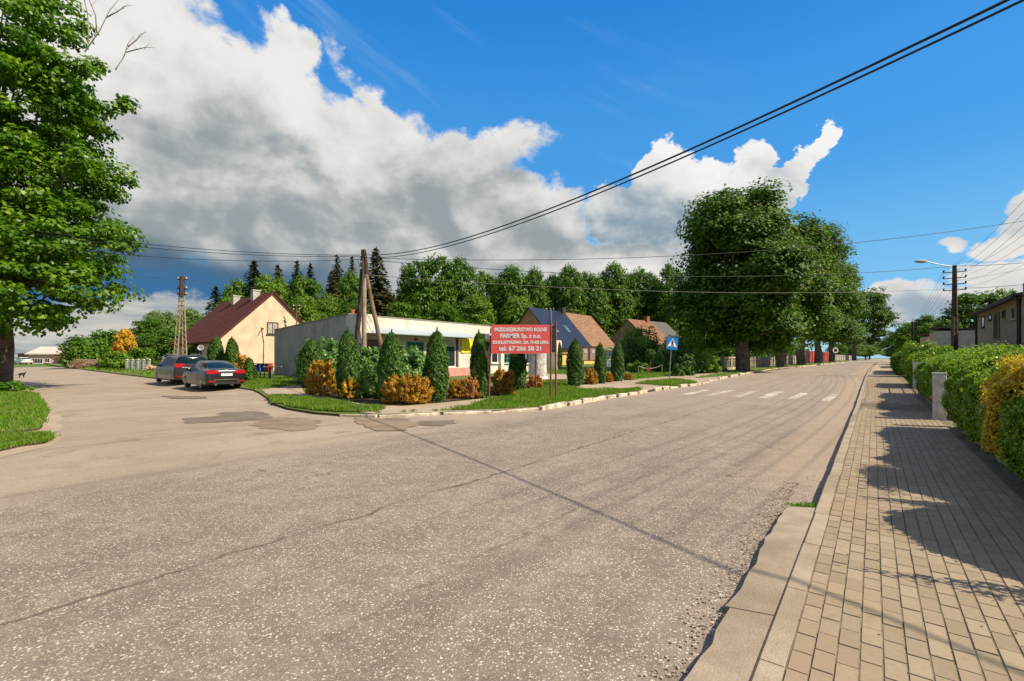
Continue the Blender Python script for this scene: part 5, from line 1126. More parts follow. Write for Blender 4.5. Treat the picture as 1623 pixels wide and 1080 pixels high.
d2 = Vector((Dd.x-Cc.x, Dd.y-Cc.y, 0)); rz2 = math.atan2(d2.y, d2.x); s2.rotation_euler = (0, 0, rz2)
MB().tube([(0, 0, -.2), (.0, 0, 3.05)], .037, 8).build('post', m_rust, s2); MB().tube([(d2.length, 0, -.2), (d2.length, 0, 2.95)], .037, 8).build('post', m_rust, s2)
b = MB(); b.bb(.04, d2.length-.04, -.045, -.02, 1.85, 2.95); b.build('panel', M('panel_back', (.20, .13, .10), .7, .15), s2)
b = MB(); b.bb(.04, d2.length-.04, -.018, .01, 1.87, 1.93); b.bb(.04, d2.length-.04, -.018, .01, 2.86, 2.92); b.build('panel_frame', m_rust, s2)

# ---------------------------------------------------------------- notice boards
nb = thing('notice_board', 'twin panel wooden notice board on two grey steel legs', 'notice board', on(934.5, 31)); k_ = 31/F
z0_, z1_ = CAMZ+(HY-572.5)*k_-H(nb.location.x, 31), CAMZ+(HY-549)*k_-H(nb.location.x, 31); hw = 12.3*k_
b = MB(); b.bb(-hw, hw, -.03, .05, z1_-.06, z1_); b.bb(-hw, hw, -.03, .05, z0_, z0_+.06); b.bb(-hw, -hw+.06, -.03, .05, z0_+.06, z1_-.06); b.bb(hw-.06, hw, -.03, .05, z0_+.06, z1_-.06); b.bb(-.04, .04, -.03, .05, z0_+.06, z1_-.06); b.build('frame', m_rust, nb)
m_ply = M('plywood', (.62, .42, .28), .8, .08)
for a, c in ((-hw+.06, -.04), (.04, hw-.06)):
    pn = MB().bb(a, c, .0, .02, z0_+.06, z1_-.06).build('panel', m_ply, nb); MB().bb(a+.1, a+.26, -.012, -.002, z1_-.45, z1_-.25).build('paper', m_white_p, pn)
for x_ in (-hw+.12, hw-.14): MB().tube([(x_, .08, -.2), (x_, .08, z1_-.1)], .03, 8).build('leg', m_steel, nb)
nc = thing('notice_case', 'narrow notice case full of papers under a green gable roof', 'notice board', on(966, 31.5)); z1_ = CAMZ+(HY-557)*31.5/F-.15; z0_ = CAMZ+(HY-581)*31.5/F-.15
MB().bb(-.33, .33, 0, .06, z0_, z1_).build('board', m_wfr, nc); b = MB(); b.prism([(-.44, z1_-.02), (0, z1_+.22), (.44, z1_-.02), (.44, z1_+.02), (0, z1_+.27), (-.44, z1_+.02)], 'y', -.28, .22); b.build('roof', M('green_roof', (.06, .34, .15), .6), nc)
rp = random.Random(8); pc = [(.75, .7, .6), (.2, .4, .55), (.6, .3, .25), (.3, .5, .3), (.8, .8, .75), (.65, .55, .3)]
for i in range(3):
    for j in range(4): MB().bb(-.29+i*.2, -.29+i*.2+rp.uniform(.12, .17), -.012, -.002, z0_+.05+j*.22, z0_+.05+j*.22+rp.uniform(.12, .19)).build('paper', M('paper', rp.choice(pc), .8, .15, 12.), nc)
for x_ in (-.28, .28): MB().tube([(x_, .09, -.2), (x_, .09, z1_)], .025, 6).build('leg', m_steel, nc)

# ---------------------------------------------------------------- crossing sign
cs = thing('crossing_sign', 'tilted blue pedestrian crossing sign on a thin leaning pole', 'road sign', on(1060.5, 31.2)); zg = cs.location.z
tp = at(1064.5, 537, 31.2); MB().tube([(0, 0, -.2), (tp.x-cs.location.x, 0, tp.z-zg)], .030, 8).build('pole', m_steel, cs)
pl = thing('tmp', None, None); bpy.data.objects.remove(pl)
S_ = .40; b = MB(); b.bb(-S_, S_, -.05, -.035, -S_, S_); plate = b.build('plate', M('sign_blue', (.010, .17, .52), .35, .04), cs, bevel=.0)
cpos = at(1065, 544.8, 31.2); plate.location = (cpos.x-cs.location.x, 0, cpos.z-zg); plate.rotation_euler = (0, R(5), R(10))
b = MB(); b.prism([(-.33, -.21), (.33, -.21), (0, .34)], 'y', -.058, -.053); b.build('triangle', m_white_p, plate)
b = MB()
for a, c, r_ in [((0, .16), (.02, .02), .045), ((.02, .02), (.09, -.17), .028), ((.02, .02), (-.08, -.17), .028), ((0, .13), (-.10, .03), .02), ((0, .13), (.10, .05), .02)]: b.tube([(a[0], -.063, a[1]), (c[0], -.063, c[1])], r_, 6)
b.lathe([(.001, -.04), (.035, -.02), (.04, 0), (.035, .02), (.001, .04)], 8, (0, -.063, .225))
for i in range(5): b.bb(-.24+i*.11, -.19+i*.11, -.066, -.059, -.205, -.185)
b.build('pedestrian', m_dark, plate)
MB().bb(-S_, S_, -.034, -.028, -S_, S_).build('plate_back', m_steel, plate)
# round sign far away
rs = thing('round_sign', 'round white rimmed road sign seen far along the left kerb', 'road sign', on(1324, 96)); MB().tube([(0, 0, -.2), (0, 0, 2.6)], .04, 6).build('pole', m_steel, rs)
zc = CAMZ+(HY-555.5)*96/F-rs.location.z; b = MB(); b.lathe([(.001, 0), (.58, 0), (.58, .03), (.001, .03)], 24); d_ = b.build('disc', m_white_p, rs); d_.location = (0, -.06, zc); d_.rotation_euler = (R(90), 0, 0)
b = MB(); b.lathe([(.001, .031), (.36, .031), (.36, .04), (.001, .04)], 20); d2_ = b.build('emblem', m_dark, d_)

# ---------------------------------------------------------------- poles
up = thing('wooden_pole', 'three-legged wooden utility pole standing over the corner bed', 'utility pole', on(577, 26.5)); zt_ = CAMZ+(HY-401)*26.5/F
def pt(px, py, Y): p_ = at(px, py, Y); return (p_.x-up.location.x, p_.y-up.location.y, p_.z)
MB().tube([(0, 0, -.2), pt(577, 480, 26.5), pt(577.5, 428, 26.5)], [.135, .125, .11], 10).build('concrete_pole', m_conc, up)
MB().tube([pt(559, 600, 27.6), pt(570, 500, 26.9), pt(575.5, 402, 26.62)], [.155, .135, .11], 9).build('leg', m_darkw, up)
MB().tube([pt(614, 600, 27.4), pt(590, 490, 27.), pt(580, 438, 26.75)], [.135, .12, .10], 9).build('brace', m_wood, up)
MB().tube([pt(582, 440, 26.35), pt(577.5, 402, 26.35)], [.10, .09], 8).build('pole_top', m_darkw, up)
b = MB()
for i, (x_, y_) in enumerate([(571, 411), (585, 409), (572, 421), (586, 419), (571.5, 431), (584, 403)]):
    p_ = pt(x_, y_, 26.3); b.lathe([(.0, -.06), (.05, -.04), (.03, 0), (.055, .03), (.0, .06)], 8, p_)
b.build('insulators', M('porcelain', (.45, .44, .42), .3), up)
MB().tube([pt(572, 412, 26.4), pt(568, 420, 26.3), pt(570, 430, 26.4)], .018, 5).build('cable_loop', m_dark, up)
MB().tube([pt(569, 490, 26.4), pt(571, 502, 26.4)], .12, 8).build('junction_box', m_dark, up)
# concrete A-pole on the left
Ya = 45.; apx = thing('concrete_pole', 'double concrete ladder pole standing behind the parked estate car', 'utility pole', on(286, Ya)); zg = apx.location.z
def pa(px, py): p_ = at(px, py, Ya); return Vector((p_.x-apx.location.x, 0, p_.z-zg))
def ladder(name, b0, t0, w0, w1, n, par, mat):
    mb = MB(); d = t0-b0
    for sgn in (-1, 1): mb.tube([b0+Vector((sgn*w0, 0, 0)), t0+Vector((sgn*w1, 0, 0))], [.065, .05], 4)
    for i in range(n):
        f = (i+.5)/n; c = b0+d*f; w_ = w0+(w1-w0)*f; mb.box(c, (2*w_, .09, .14))
    return mb.build(name, mat, par)
ladder('leg', pa(276, 596), pa(286.2, 466), .20, .11, 17, apx, m_conc); ladder('leg', pa(294, 596), pa(290, 466), .20, .11, 17, apx, m_conc)
MB().tube([pa(288.3, 470), pa(288.6, 438)], [.24, .18], 6).build('pole_head', m_darkw, apx)
b = MB()
for y_ in (443, 457.5, 467): p_ = pa(289, y_); b.box(p_, (.95, .1, .10))
b.build('crossarm', m_darkw, apx)
b = MB()
for y_ in (443, 457.5, 467):
    for x_ in (282.5, 295.5): b.lathe([(0, -.02), (.08, 0), (.05, .08), (.08, .15), (0, .2)], 8, pa(x_, y_)+Vector((0, 0, .05)))
b.build('insulators', m_wchim, apx)
# lattice lamp pole on the right, and its twin further on
def lamppole(px, Y, top, label, lamp_px, lamp_py, seed):
    o = thing('lamp_pole', label, 'lamp pole', on(px, Y)); zg = o.location.z; h = CAMZ+(HY-top)*Y/F-zg; k_ = Y/F
    mb = MB(); mb.bb(-.17, -.07, -.11, .11, -.2, h*.55); mb.bb(.07, .17, -.11, .11, -.2, h*.55)
    for i in range(9): mb.bb(-.07, .07, -.09, .09, i*h*.062, i*h*.062+.16)
    mb.build('lattice_shaft', M('dark_concrete', (.13, .085, .06), .9, .2), o); MB().tube([(0, 0, h*.55), (0, 0, h)], [.17, .13], 8).build('upper_shaft', m_darkw, o)
    ax = Vector((U[1], -U[0], 0))    # crossarms square to the road
    for j, f in enumerate((.94, .885, .83, .775)):
        mb = MB(); mb.tube([ax*-.62+Vector((0, 0, h*f)), ax*.62+Vector((0, 0, h*f))], .035, 5); ca = mb.build('crossarm', m_darkw, o)
        ib = MB()
        for sx in (-.6, .6): ib.lathe([(0, -.02), (.07, 0), (.045, .06), (.07, .13), (0, .17)], 8, ax*sx+Vector((0, 0, h*f+.03)))
        ib.build('insulators', m_dark, ca)
    lx = (lamp_px-px)*k_; lz = CAMZ+(HY-lamp_py)*k_-zg
    MB().tube([(0, 0, h-.1), (lx*.35, 0, h+.02), (lx*.8, 0, lz)], .035, 6).build('lamp_arm', m_steel, o)
    hb = MB(); n_ = 10; prof = [(0, .02), (.08, .10), (.3, .16), (.6, .16), (.85, .11), (.95, .05), (1., .01)]; vs = []
    for t, r_ in prof:
        for q_ in range(n_): a = 2*math.pi*q_/n_; vs.append((lx*.78+(lx*.22*4.2/abs(lx) if False else -.95)*t, r_*math.cos(a)*1.1, lz+.02+r_*math.sin(a)*.75))
    hb.add(vs, [(i*n_+q_, i*n_+(q_+1) % n_, (i+1)*n_+(q_+1) % n_, (i+1)*n_+q_) for i in range(len(prof)-1) for q_ in range(n_)]); hb.build('lamp_head', m_wchim, o, True)
    return o, h, zg
lp, hl, zl = lamppole(1513, 35., 421, 'dark lattice lamp pole with long arm rising above the right hedge', 1457, 415, 1)
lp2, hl2, zl2 = lamppole(1446, 76., 510, 'farther lamp pole half sunk in trees down the sidewalk', 1421, 503, 2)

# ---------------------------------------------------------------- wires
m_wire = M('black_cable', (.02, .02, .022), .6, 0, 3., None, 0); m_wire2 = M('grey_cable', (.16, .15, .13), .5, 0, 3., None, 0)
def wire(p0, p1, sag, r_, label, group=None, mat=None, n=40):
    p0 = Vector(p0); p1 = Vector(p1); pts = []
    for i in range(n+1):
        t = i/n; p_ = p0.lerp(p1, t); p_.z -= 4*sag*t*(1-t); pts.append(p_)
    c = p0.copy(); o = MB().tube([q_-c for q_ in pts], r_, 5).build('overhead_wire', mat or m_wire, fix=False, smooth=True); o.location = c
    return tag(o, label, 'wire', group)
T0 = at(577.5, 404, 26.4); dW = Vector((.54, -.84, 0))
wire(T0, T0+dW*40, 2.0, .0185, 'upper of the two heavy black cables sweeping to the top right corner', 'heavy cables to the top right')
wire(T0-sd*.20, T0+dW*40.-sd*.20, 2.0, .0155, 'lower of the two heavy black cables sweeping to the top right corner', 'heavy cables to the top right')
wire(T0+Vector((-.05, 0, -.02)), at(-160, 330, 21), .55, .015, 'topmost of the three cables running left from the wooden pole', 'cables running left'); wire(T0+Vector((-.05, 0, -.08)), at(-160, 335, 21.3), .62, .015, 'middle cable of the three running left from the wooden pole', 'cables running left')
wire(T0+Vector((-.05, 0, -.25)), at(-160, 360, 21.3), .62, .013, 'lowest of the three cables running left from the wooden pole', 'cables running left')
wire(T0+Vector((.05, 0, -.18)), at(1720, 334, 31), 1.15, .016, 'single cable crossing the sky between the big chestnut and the right edge', None)
LT_ = lp.location+Vector((0, 0, hl-.05)); wire(T0+Vector((.05, 0, -.28)), LT_, .85, .016, 'cable from the wooden pole passing the chestnuts to the lamp pole top', None)
wire(LT_, at(1760, 398, 34), .25, .018, 'cable from the lamp pole top out to the right edge', None)
wire(at(583, 436, 26.4), lp.location+Vector((0, 0, hl*.79)), .62, .013, 'pale cable hanging in front of the dark chestnut crown', None, m_wire2); wire(lp.location+Vector((0, 0, hl*.79)), at(1760, 434, 33), .2, .015, 'lower cable from the lamp pole crossarm to the right edge', None)
wire(lp.location+Vector((0, 0, hl*.86)), at(1760, 392, 40), .25, .010, 'thin cable just below the lamp pole top going right', None)
ax = Vector((U[1], -U[0], 0)); uu = Vector((U[0], U[1], 0)); back = 41
LV = ['topmost', 'second', 'third', 'lowest']; SDN = ['road', 'garden']
for j, f in enumerate((.94, .885, .83, .775)):
    for sx in (-.6, .6):
        p_ = lp.location+ax*sx+Vector((0, 0, hl*f+.15)); p2 = lp2.location+ax*sx+Vector((0, 0, hl2*f+.15))
        if not (j == 3 and sx < 0): wire(p_, p_-uu*back+Vector((0, 0, -.25)), .9, .0065, f'{LV[j]} bundled wire on the {SDN[sx > 0]} side from lamp pole to upper right edge', 'wires fanning from the lamp pole')
        if sx < 0 or j == 0: wire(p_, p2, .8, .008, f'{LV[j]} thin wire on the {SDN[sx > 0]} side between the lamp poles', 'wires between the two lamp poles')
ph = apx.location+Vector((0, 0, (pa(289, 443)).z)); wire(ph+Vector((.3, 0, .1)), at(620, 470, 60), .8, .008, 'thin wire from the concrete pole across the maroon roof', None); wire(ph+Vector((-.3, 0, .1)), at(-140, 402, 40), .5, .008, 'thin wire from the concrete pole to the left edge', None)
sp = thing('service_mast', 'thin mast with insulators beside the maroon roof edge', 'mast', at(470, 525, 46)); MB().tube([(0, 0, -1), (0, 0, 2.6)], .05, 6).build('mast', m_rust, sp)
b = MB()
for x_ in (-.28, .28):
    for z_ in (2.1, 2.45): b.lathe([(0, -.02), (.07, 0), (.05, .1), (0, .14)], 7, (x_, 0, z_))
b.build('insulators', m_wchim, sp); MB().bb(-.3, .3, -.02, .02, 2.05, 2.1).build('crossarm', m_dark, sp)
sp = thing('roof_mast', 'dark twin legged mast in front of the blue tiled roof', 'mast', on(872, 56)); hh = CAMZ+(HY-489)*56/F-sp.location.z; MB().tube([(-.35, 0, 0), (-.06, 0, hh)], .07, 6).build('leg', m_darkw, sp); MB().tube([(.5, 0, 0), (.06, 0, hh)], .06, 6).build('leg', m_conc, sp)
b = MB()
for x_ in (-.4, 0, .4): b.lathe([(0, -.02), (.08, 0), (.05, .1), (0, .16)], 7, (x_, 0, hh-.1))
b.build('insulators', m_wchim, sp)
# ---------------------------------------------------------------- cars
m_paint = newmat('car_paint')
def paint(name, c, fl=.25):
    m, k, p, _ = newmat(name); v = objc(k); n = k.noise(v, 900., 2.); d = k.noise(v, 3., 5., .6); x, y, z = k.sep(v)
    col = k.mix(n, tuple(q*.8 for q in c), tuple(q*1.25 for q in c)); col = k.mix(k.m('MULTIPLY', k.ss(d, .4, .8), k.ss(z, .75, .2, .1, .5)), col, (.07, .053, .04))
    k.put(p.inputs['Base Color'], col); p.inputs['Metallic'].default_value = 0.; p.inputs['Roughness'].default_value = .32; p.inputs['Coat Weight'].default_value = .5; p.inputs['Coat Roughness'].default_value = .06
    return m
m_tyre = M('tyre_rubber', (.018, .018, .018), .85, .1); m_rim = M('alloy_rim', (.42, .40, .38), .35, .1, metal=.7); m_cgl = glassmat('car_glass', (.006, .016, .020), .05); m_cgl.node_tree.nodes['Principled BSDF'].inputs['Specular IOR Level'].default_value = .18
m_tail = M('tail_lamp', (.42, .008, .012), .2, .05); m_chr = M('chrome', (.6, .58, .55), .2, .02, metal=.9); m_plast = M('black_plastic', (.02, .02, .02), .6)
def crom(P, sub):
    P = [Vector(p) for p in P]; out = []
    for i in range(len(P)-1):
        a, b, c, d = P[max(i-1, 0)], P[i], P[i+1], P[min(i+2, len(P)-1)]
        for j in range(sub):
            t = j/sub; out.append(.5*((2*b)+(c-a)*t+(2*a-5*b+4*c-d)*t*t+(3*b-a-3*c+d)*t**3))
    out.append(P[-1]); return out
def car(name, label, loc, heading, spec, paintm, group):
    root = thing(name, label, 'car', loc, heading, group)          # local +y forward
    st = spec['st']; sub = 4
    keys = ('y', 'zb', 'zbelt', 'ztop', 'wb', 'wbelt', 'wtop')
    tab = np.array(st, float); rows = []
    for i in range(len(tab)-1):
        a, b, c, d = tab[max(i-1, 0)], tab[i], tab[i+1], tab[min(i+2, len(tab)-1)]
        for j in range(sub):
            t = j/sub; v = .5*((2*b)+(c-a)*t+(2*a-5*b+4*c-d)*t*t+(3*b-a-3*c+d)*t**3); rows.append(v)
    rows.append(tab[-1]); grid = []
    for (y, zb, zl, zt2, wb, wl, wt_) in rows:
        half = [(0, zb), (wb*.86, zb), (wb, zb+.10), (wl*1.005, zb+(zl-zb)*.55), (wl*.97, zl), (wt_, zt2-min(.07, (zt2-zl)*.3)), (wt_*.72, zt2), (0, zt2+.015)]
        c = crom([(a, 0, b) for a, b in half], 4); grid.append([(q_.x, y, q_.z) for q_ in c])
    nr = len(grid[0]); cls = {'body': [], 'side_window': [], 'rear_window': [], 'windscreen': []}
    def kind(i, j):
        y = (grid[i][0][1]+grid[i+1][0][1])/2; u = (j+.5)/4
        if 4.0 < u < 5.0:
            for (a, b) in spec['side']:
                if a < y < b: return 'side_window'
        if u > spec.get('ru', 5.25) and spec['rear'][0] < y < spec['rear'][1]: return 'rear_window'
        if u > 5.25 and spec['front'][0] < y < spec['front'][1]: return 'windscreen'
        return 'body'
    faces = []
    for i in range(len(grid)-1):
        for j in range(nr-1): faces.append((kind(i, j), i, j))
    for kd, mt in (('body', paintm), ('rear_window', m_cgl), ('windscreen', m_cgl)):
        vs = []; fs = []; idx = {}
        def vid(i, j, sg):
            key = (i, j, sg if grid[i][j][0] > 1e-6 else 1)
            if key not in idx: x, y, z = grid[i][j]; idx[key] = len(vs); vs.append((x*sg, y, z))
            return idx[key]
        for k_, i, j in faces:
            if k_ != kd: continue
            for sg_ in (1, -1):
                f = [vid(i, j, sg_), vid(i+1, j, sg_), vid(i+1, j+1, sg_), vid(i, j+1, sg_)]; f = list(dict.fromkeys(f))
                if len(f) > 2: fs.append(tuple(f if sg_ > 0 else f[::-1]))
        if kd == 'body':
            for i in (0, len(grid)-1):
                f = [vid(i, j, 1) for j in range(nr)]+[vid(i, j, -1) for j in range(nr-2, 0, -1)]; fs.append(tuple(f))
        if fs: MB().add(vs, fs).build(kd if kd != 'body' else 'body', mt, root, True)
    for sg_ in (1, -1):
        for (a, b) in spec['side']:
            vs = []; fs = []
            for k_, i, j in faces:
                y = (grid[i][0][1]+grid[i+1][0][1])/2
                if k_ == 'side_window' and a < y < b:
                    b0 = len(vs); vs += [(grid[p][q_][0]*sg_, grid[p][q_][1], grid[p][q_][2]) for p, q_ in ((i, j), (i+1, j), (i+1, j+1), (i, j+1))]; fs.append((b0, b0+1, b0+2, b0+3) if sg_ > 0 else (b0+3, b0+2, b0+1, b0))
            if fs: MB().add(vs, fs).build('side_window', m_cgl, root, fix=False)
    wr = spec['wr']; tw = .22
    for y in spec['wheels']:
        for sg_ in (-1, 1):
            xo = spec['hw']*sg_
            ar = MB(); n_ = 16; pr = [(math.cos(math.pi*k_/n_)*(wr+.065), math.sin(math.pi*k_/n_)*(wr+.065)) for k_ in range(n_+1)]
            ar.prism([(y+a, wr*.75+b) for a, b in pr], 'x', xo-sg_*.10, xo+sg_*.004); ar.build('wheel_arch', m_plast, root)
            wh = MB(); prof = [(.0, 0), (wr*.66, .0), (wr*.92, .01), (wr, .04), (wr, tw-.04), (wr*.92, tw), (.0, tw)]
            wh.lathe([(max(a, .001), b) for a, b in prof], 24); wo_ = wh.build('wheel', m_tyre, root, True); wo_.location = (xo+sg_*.015, y, wr); wo_.rotation_euler = (0, R(-90)*sg_, 0)
            rm = MB(); rm.lathe([(.001, -.004), (wr*.18, -.006), (wr*.2, .0)], 12)
            for k_ in range(5):
                a = 2*math.pi*k_/5; c_, s_ = math.cos(a), math.sin(a); w_ = .045
                rm.add([(c_*.04-s_*w_, s_*.04+c_*w_, -.005), (c_*.04+s_*w_, s_*.04-c_*w_, -.005), (c_*wr*.64+s_*w_*.8, s_*wr*.64-c_*w_*.8, -.005), (c_*wr*.64-s_*w_*.8, s_*wr*.64+c_*w_*.8, -.005)], [(0, 1, 2, 3)])
            rm.lathe([(wr*.60, -.006), (wr*.68, -.009), (wr*.68, .0)], 24); rm.build('rim', m_rim, wo_, fix=False)
    r_ = spec
    for sg_ in (-1, 1):
        x0, x1, y0, y1, z0_, z1_ = r_['tail']; b = MB(); b.add([(sg_*x0, y0-.03, z0_+.03), (sg_*x1, y0+.02, z0_), (sg_*(x1+.035), y1, z0_+.04), (sg_*(x1-.2), y1, z0_+.04), (sg_*x0, y0-.03, z1_-.03), (sg_*(x1-.02), y0+.03, z1_), (sg_*(x1+.01), y1, z1_-.02), (sg_*(x1-.2), y1, z1_-.02)], [(0, 1, 5, 4), (1, 2, 6, 5), (2, 3, 7, 6), (3, 0, 4, 7), (4, 5, 6, 7), (0, 3, 2, 1)]); b.build('tail_light', m_tail, root, bevel=.012)
        MB().bb(min(sg_*.5, sg_*.80), max(sg_*.5, sg_*.80), r_['y0']-.025, r_['y0']+.06, .40, .46).build('reflector', m_tail, root)
        mb = MB(); mb.box((sg_*(r_['hw']+.07), r_['mirror'][0], r_['mirror'][1]), (.20, .12, .14)); mb.build('mirror', paintm, root, bevel=.03)
    yb = r_['y0']
    MB().bb(-.62, .62, yb-.02, yb+.05, .27, .38).build('bumper_insert', m_plast, root, bevel=.01)
    MB().bb(-.56, .56, yb-.018, yb+.03, .50, .53).build('bumper_trim', m_chr, root)
    zp = r_['plate']; MB().bb(-.26, .26, r_['yp']-.03, r_['yp']-.012, zp, zp+.115).build('licence_plate', m_white_p, root); MB().bb(-.55, .55, r_['yp']-.02, r_['yp'], zp+.15, zp+.185).build('chrome_strip', m_chr, root)
    MB().tube([(-.5, yb+.05, .25), (-.5, yb-.05, .25)], .04, 8).build('exhaust', m_chr, root)
    return root
h1 = math.atan2(.67, -.74)-math.pi/2
fwd = Vector((-.74, .67, 0)); rgt = Vector((.67, .74, 0))
sed = dict(st=[(-2.33, .42, .78, .90, .70, .74, .62), (-2.28, .32, .86, 1.00, .84, .84, .74), (-2.12, .25, .92, 1.05, .89, .89, .76), (-1.85, .22, .95, 1.07, .91, .905, .70), (-1.3, .2, .96, 1.28, .915, .91, .63), (-.75, .2, .95, 1.42, .92, .92, .62), (-.1, .2, .94, 1.47, .92, .92, .62), (.5, .2, .93, 1.43, .92, .92, .62), (1.0, .2, .93, 1.20, .915, .91, .64), (1.35, .2, .92, .98, .91, .90, .70), (1.9, .22, .84, .88, .90, .88, .68), (2.25, .28, .68, .74, .84, .82, .6), (2.38, .38, .58, .62, .70, .70, .5)],
           side=[(-1.72, -1.02), (-.92, -.05), (.05, 1.05)], rear=(-1.84, -1.0), front=(.62, 1.32), wr=.33, hw=.905, wheels=(-1.38, 1.38), tail=(.34, .87, -2.35, -1.90, .79, .99), y0=-2.33, mirror=(.85, .98), plate=.70, yp=-2.33)
rearL = gp(318, 619.5, -.06); c1 = rearL+rgt*.90+fwd*1.38; c1.z = H(c1.x, c1.y)-.065
car('hatchback_car', 'dark grey liftback saloon parked nearest the camera, seen from its rear left', c1, h1, sed, paint('dark_grey_paint', (.012, .011, .011)), 'cars parked at the side street')
mpv = dict(st=[(-2.36, .42, .90, 1.05, .72, .76, .68), (-2.335, .32, 1.0, 1.24, .86, .86, .72), (-2.27, .25, 1.03, 1.47, .90, .90, .70), (-2.13, .22, 1.04, 1.62, .92, .915, .69), (-1.4, .2, 1.04, 1.66, .925, .92, .70), (-.7, .2, 1.03, 1.69, .93, .93, .70), (0, .2, 1.01, 1.68, .93, .93, .70), (.6, .2, 1.0, 1.58, .93, .93, .68), (1.15, .2, .99, 1.28, .92, .92, .70), (1.6, .2, .97, 1.06, .91, .91, .72), (2.05, .24, .86, .92, .88, .87, .66), (2.3, .3, .72, .78, .80, .80, .6), (2.38, .4, .6, .64, .7, .7, .5)],
           side=[(-1.95, -1.25), (-1.15, -.15), (-.05, 1.25)], rear=(-2.345, -2.16), ru=4.3, front=(.7, 1.55), wr=.34, hw=.915, wheels=(-1.42, 1.42), tail=(.42, .89, -2.37, -1.95, .96, 1.20), y0=-2.36, mirror=(1.0, 1.08), plate=.80, yp=-2.36)
rl2 = gp(269.5, 610.6, -.06); fwd2 = Vector((-.76, .65, 0)); rg2 = Vector((.65, .76, 0)); c2_ = rl2+rg2*.91+fwd2*1.42; c2_.z = H(c2_.x, c2_.y)-.065
cr = car('estate_car', 'taller dark brown family car with roof rails parked behind the liftback', c2_, math.atan2(.65, -.76)-math.pi/2, mpv, paint('bronze_grey_paint', (.020, .015, .013)), 'cars parked at the side street')
for sg_ in (-1, 1): MB().tube([(sg_*.64, -1.7, 1.70), (sg_*.64, -1.2, 1.76), (sg_*.64, .2, 1.77), (sg_*.63, .6, 1.68)], .02, 6).build('roof_rail', m_chr, cr)
# far white car
wc = dict(mpv); c3 = on(37, 98); car('white_car', 'tiny white car parked far off before the pink building', c3-Vector((0, 0, .08)), R(60), sed, paint('white_car_paint', (.7, .68, .65)), None)

# ---------------------------------------------------------------- cat
ct = gp(34.5, 599.2, -.095); ct.z = H(ct.x, ct.y)-.10
co = thing('cat', 'black cat walking across the side street with its tail stretched back', 'cat', ct, 0)
m_fur = M('black_fur', (.012, .011, .010), .8, .2, 20.)
def skin(name, pts, edges, rad, mat, par, sub=2):
    me = bpy.data.meshes.new(name); me.from_pydata(pts, edges, []); o = bpy.data.objects.new(name, me); COL.objects.link(o); o.parent = par
    sk = o.modifiers.new('skin', 'SKIN'); lay = me.skin_vertices[0] if me.skin_vertices else None
    if lay is None: bm = bmesh.new(); bm.from_mesh(me); bm.verts.layers.skin.verify(); bm.to_mesh(me); bm.free(); lay = me.skin_vertices[0]
    for i, r_ in enumerate(rad): lay.data[i].radius = (r_, r_) if not hasattr(r_, '__len__') else r_
    lay.data[0].use_root = True
    s_ = o.modifiers.new('sub', 'SUBSURF'); s_.levels = s_.render_levels = sub
    me.materials.append(mat)
    dg = bpy.context.evaluated_depsgraph_get(); dg.update(); m2 = bpy.data.meshes.new_from_object(o.evaluated_get(dg)); o.modifiers.clear(); o.data = m2
    m2.polygons.foreach_set('use_smooth', [True]*len(m2.polygons)); return o
k_ = 1.32
cp = [(-.10, 0, .27), (.02, 0, .275), (.14, 0, .28), (.20, 0, .315), (.245, 0, .35), (.29, 0, .345),          # spine: pelvis .. head, muzzle
      (-.19, 0, .27), (-.27, 0, .22), (-.37, 0, .17), (-.45, 0, .165),                                           # tail
      (-.11, -.045, .20), (-.06, -.05, .14), (-.13, -.05, .075), (-.11, -.05, .012), (-.08, -.05, .01),           # near hind leg
      (-.13, .045, .20), (-.13, .05, .14), (-.20, .05, .085), (-.20, .05, .012), (-.17, .05, .01),               # far hind leg
      (.13, -.04, .20), (.14, -.045, .12), (.155, -.045, .05), (.155, -.045, .012), (.185, -.045, .01),           # near fore leg
      (.12, .04, .20), (.09, .045, .12), (.07, .045, .05), (.075, .045, .012), (.10, .045, .01)]
ce = [(0, 1), (1, 2), (2, 3), (3, 4), (4, 5), (0, 6), (6, 7), (7, 8), (8, 9), (0, 10), (10, 11), (11, 12), (12, 13), (13, 14), (0, 15), (15, 16), (16, 17), (17, 18), (18, 19), (2, 20), (20, 21), (21, 22), (22, 23), (23, 24), (2, 25), (25, 26), (26, 27), (27, 28), (28, 29)]
rd_ = [.066, .062, .068, .042, .048, .022, .026, .018, .016, .012, .042, .028, .016, .013, .012, .042, .028, .016, .013, .012, .036, .022, .016, .014, .013, .036, .022, .016, .014, .013]
body = skin('body', [(a*k_, b*k_, c*k_) for a, b, c in cp], ce, [q_*k_*.9 for q_ in rd_], m_fur, co)
for s_ in (-1, 1):
    e = MB(); e.add([(.215*k_, s_*.012*k_, .385*k_), (.255*k_, s_*.02*k_, .385*k_), (.235*k_, s_*.038*k_, .375*k_), (.232*k_, s_*.026*k_, .43*k_)], [(0, 1, 2), (0, 1, 3), (1, 2, 3), (2, 0, 3)]); e.build('ear', m_fur, co)

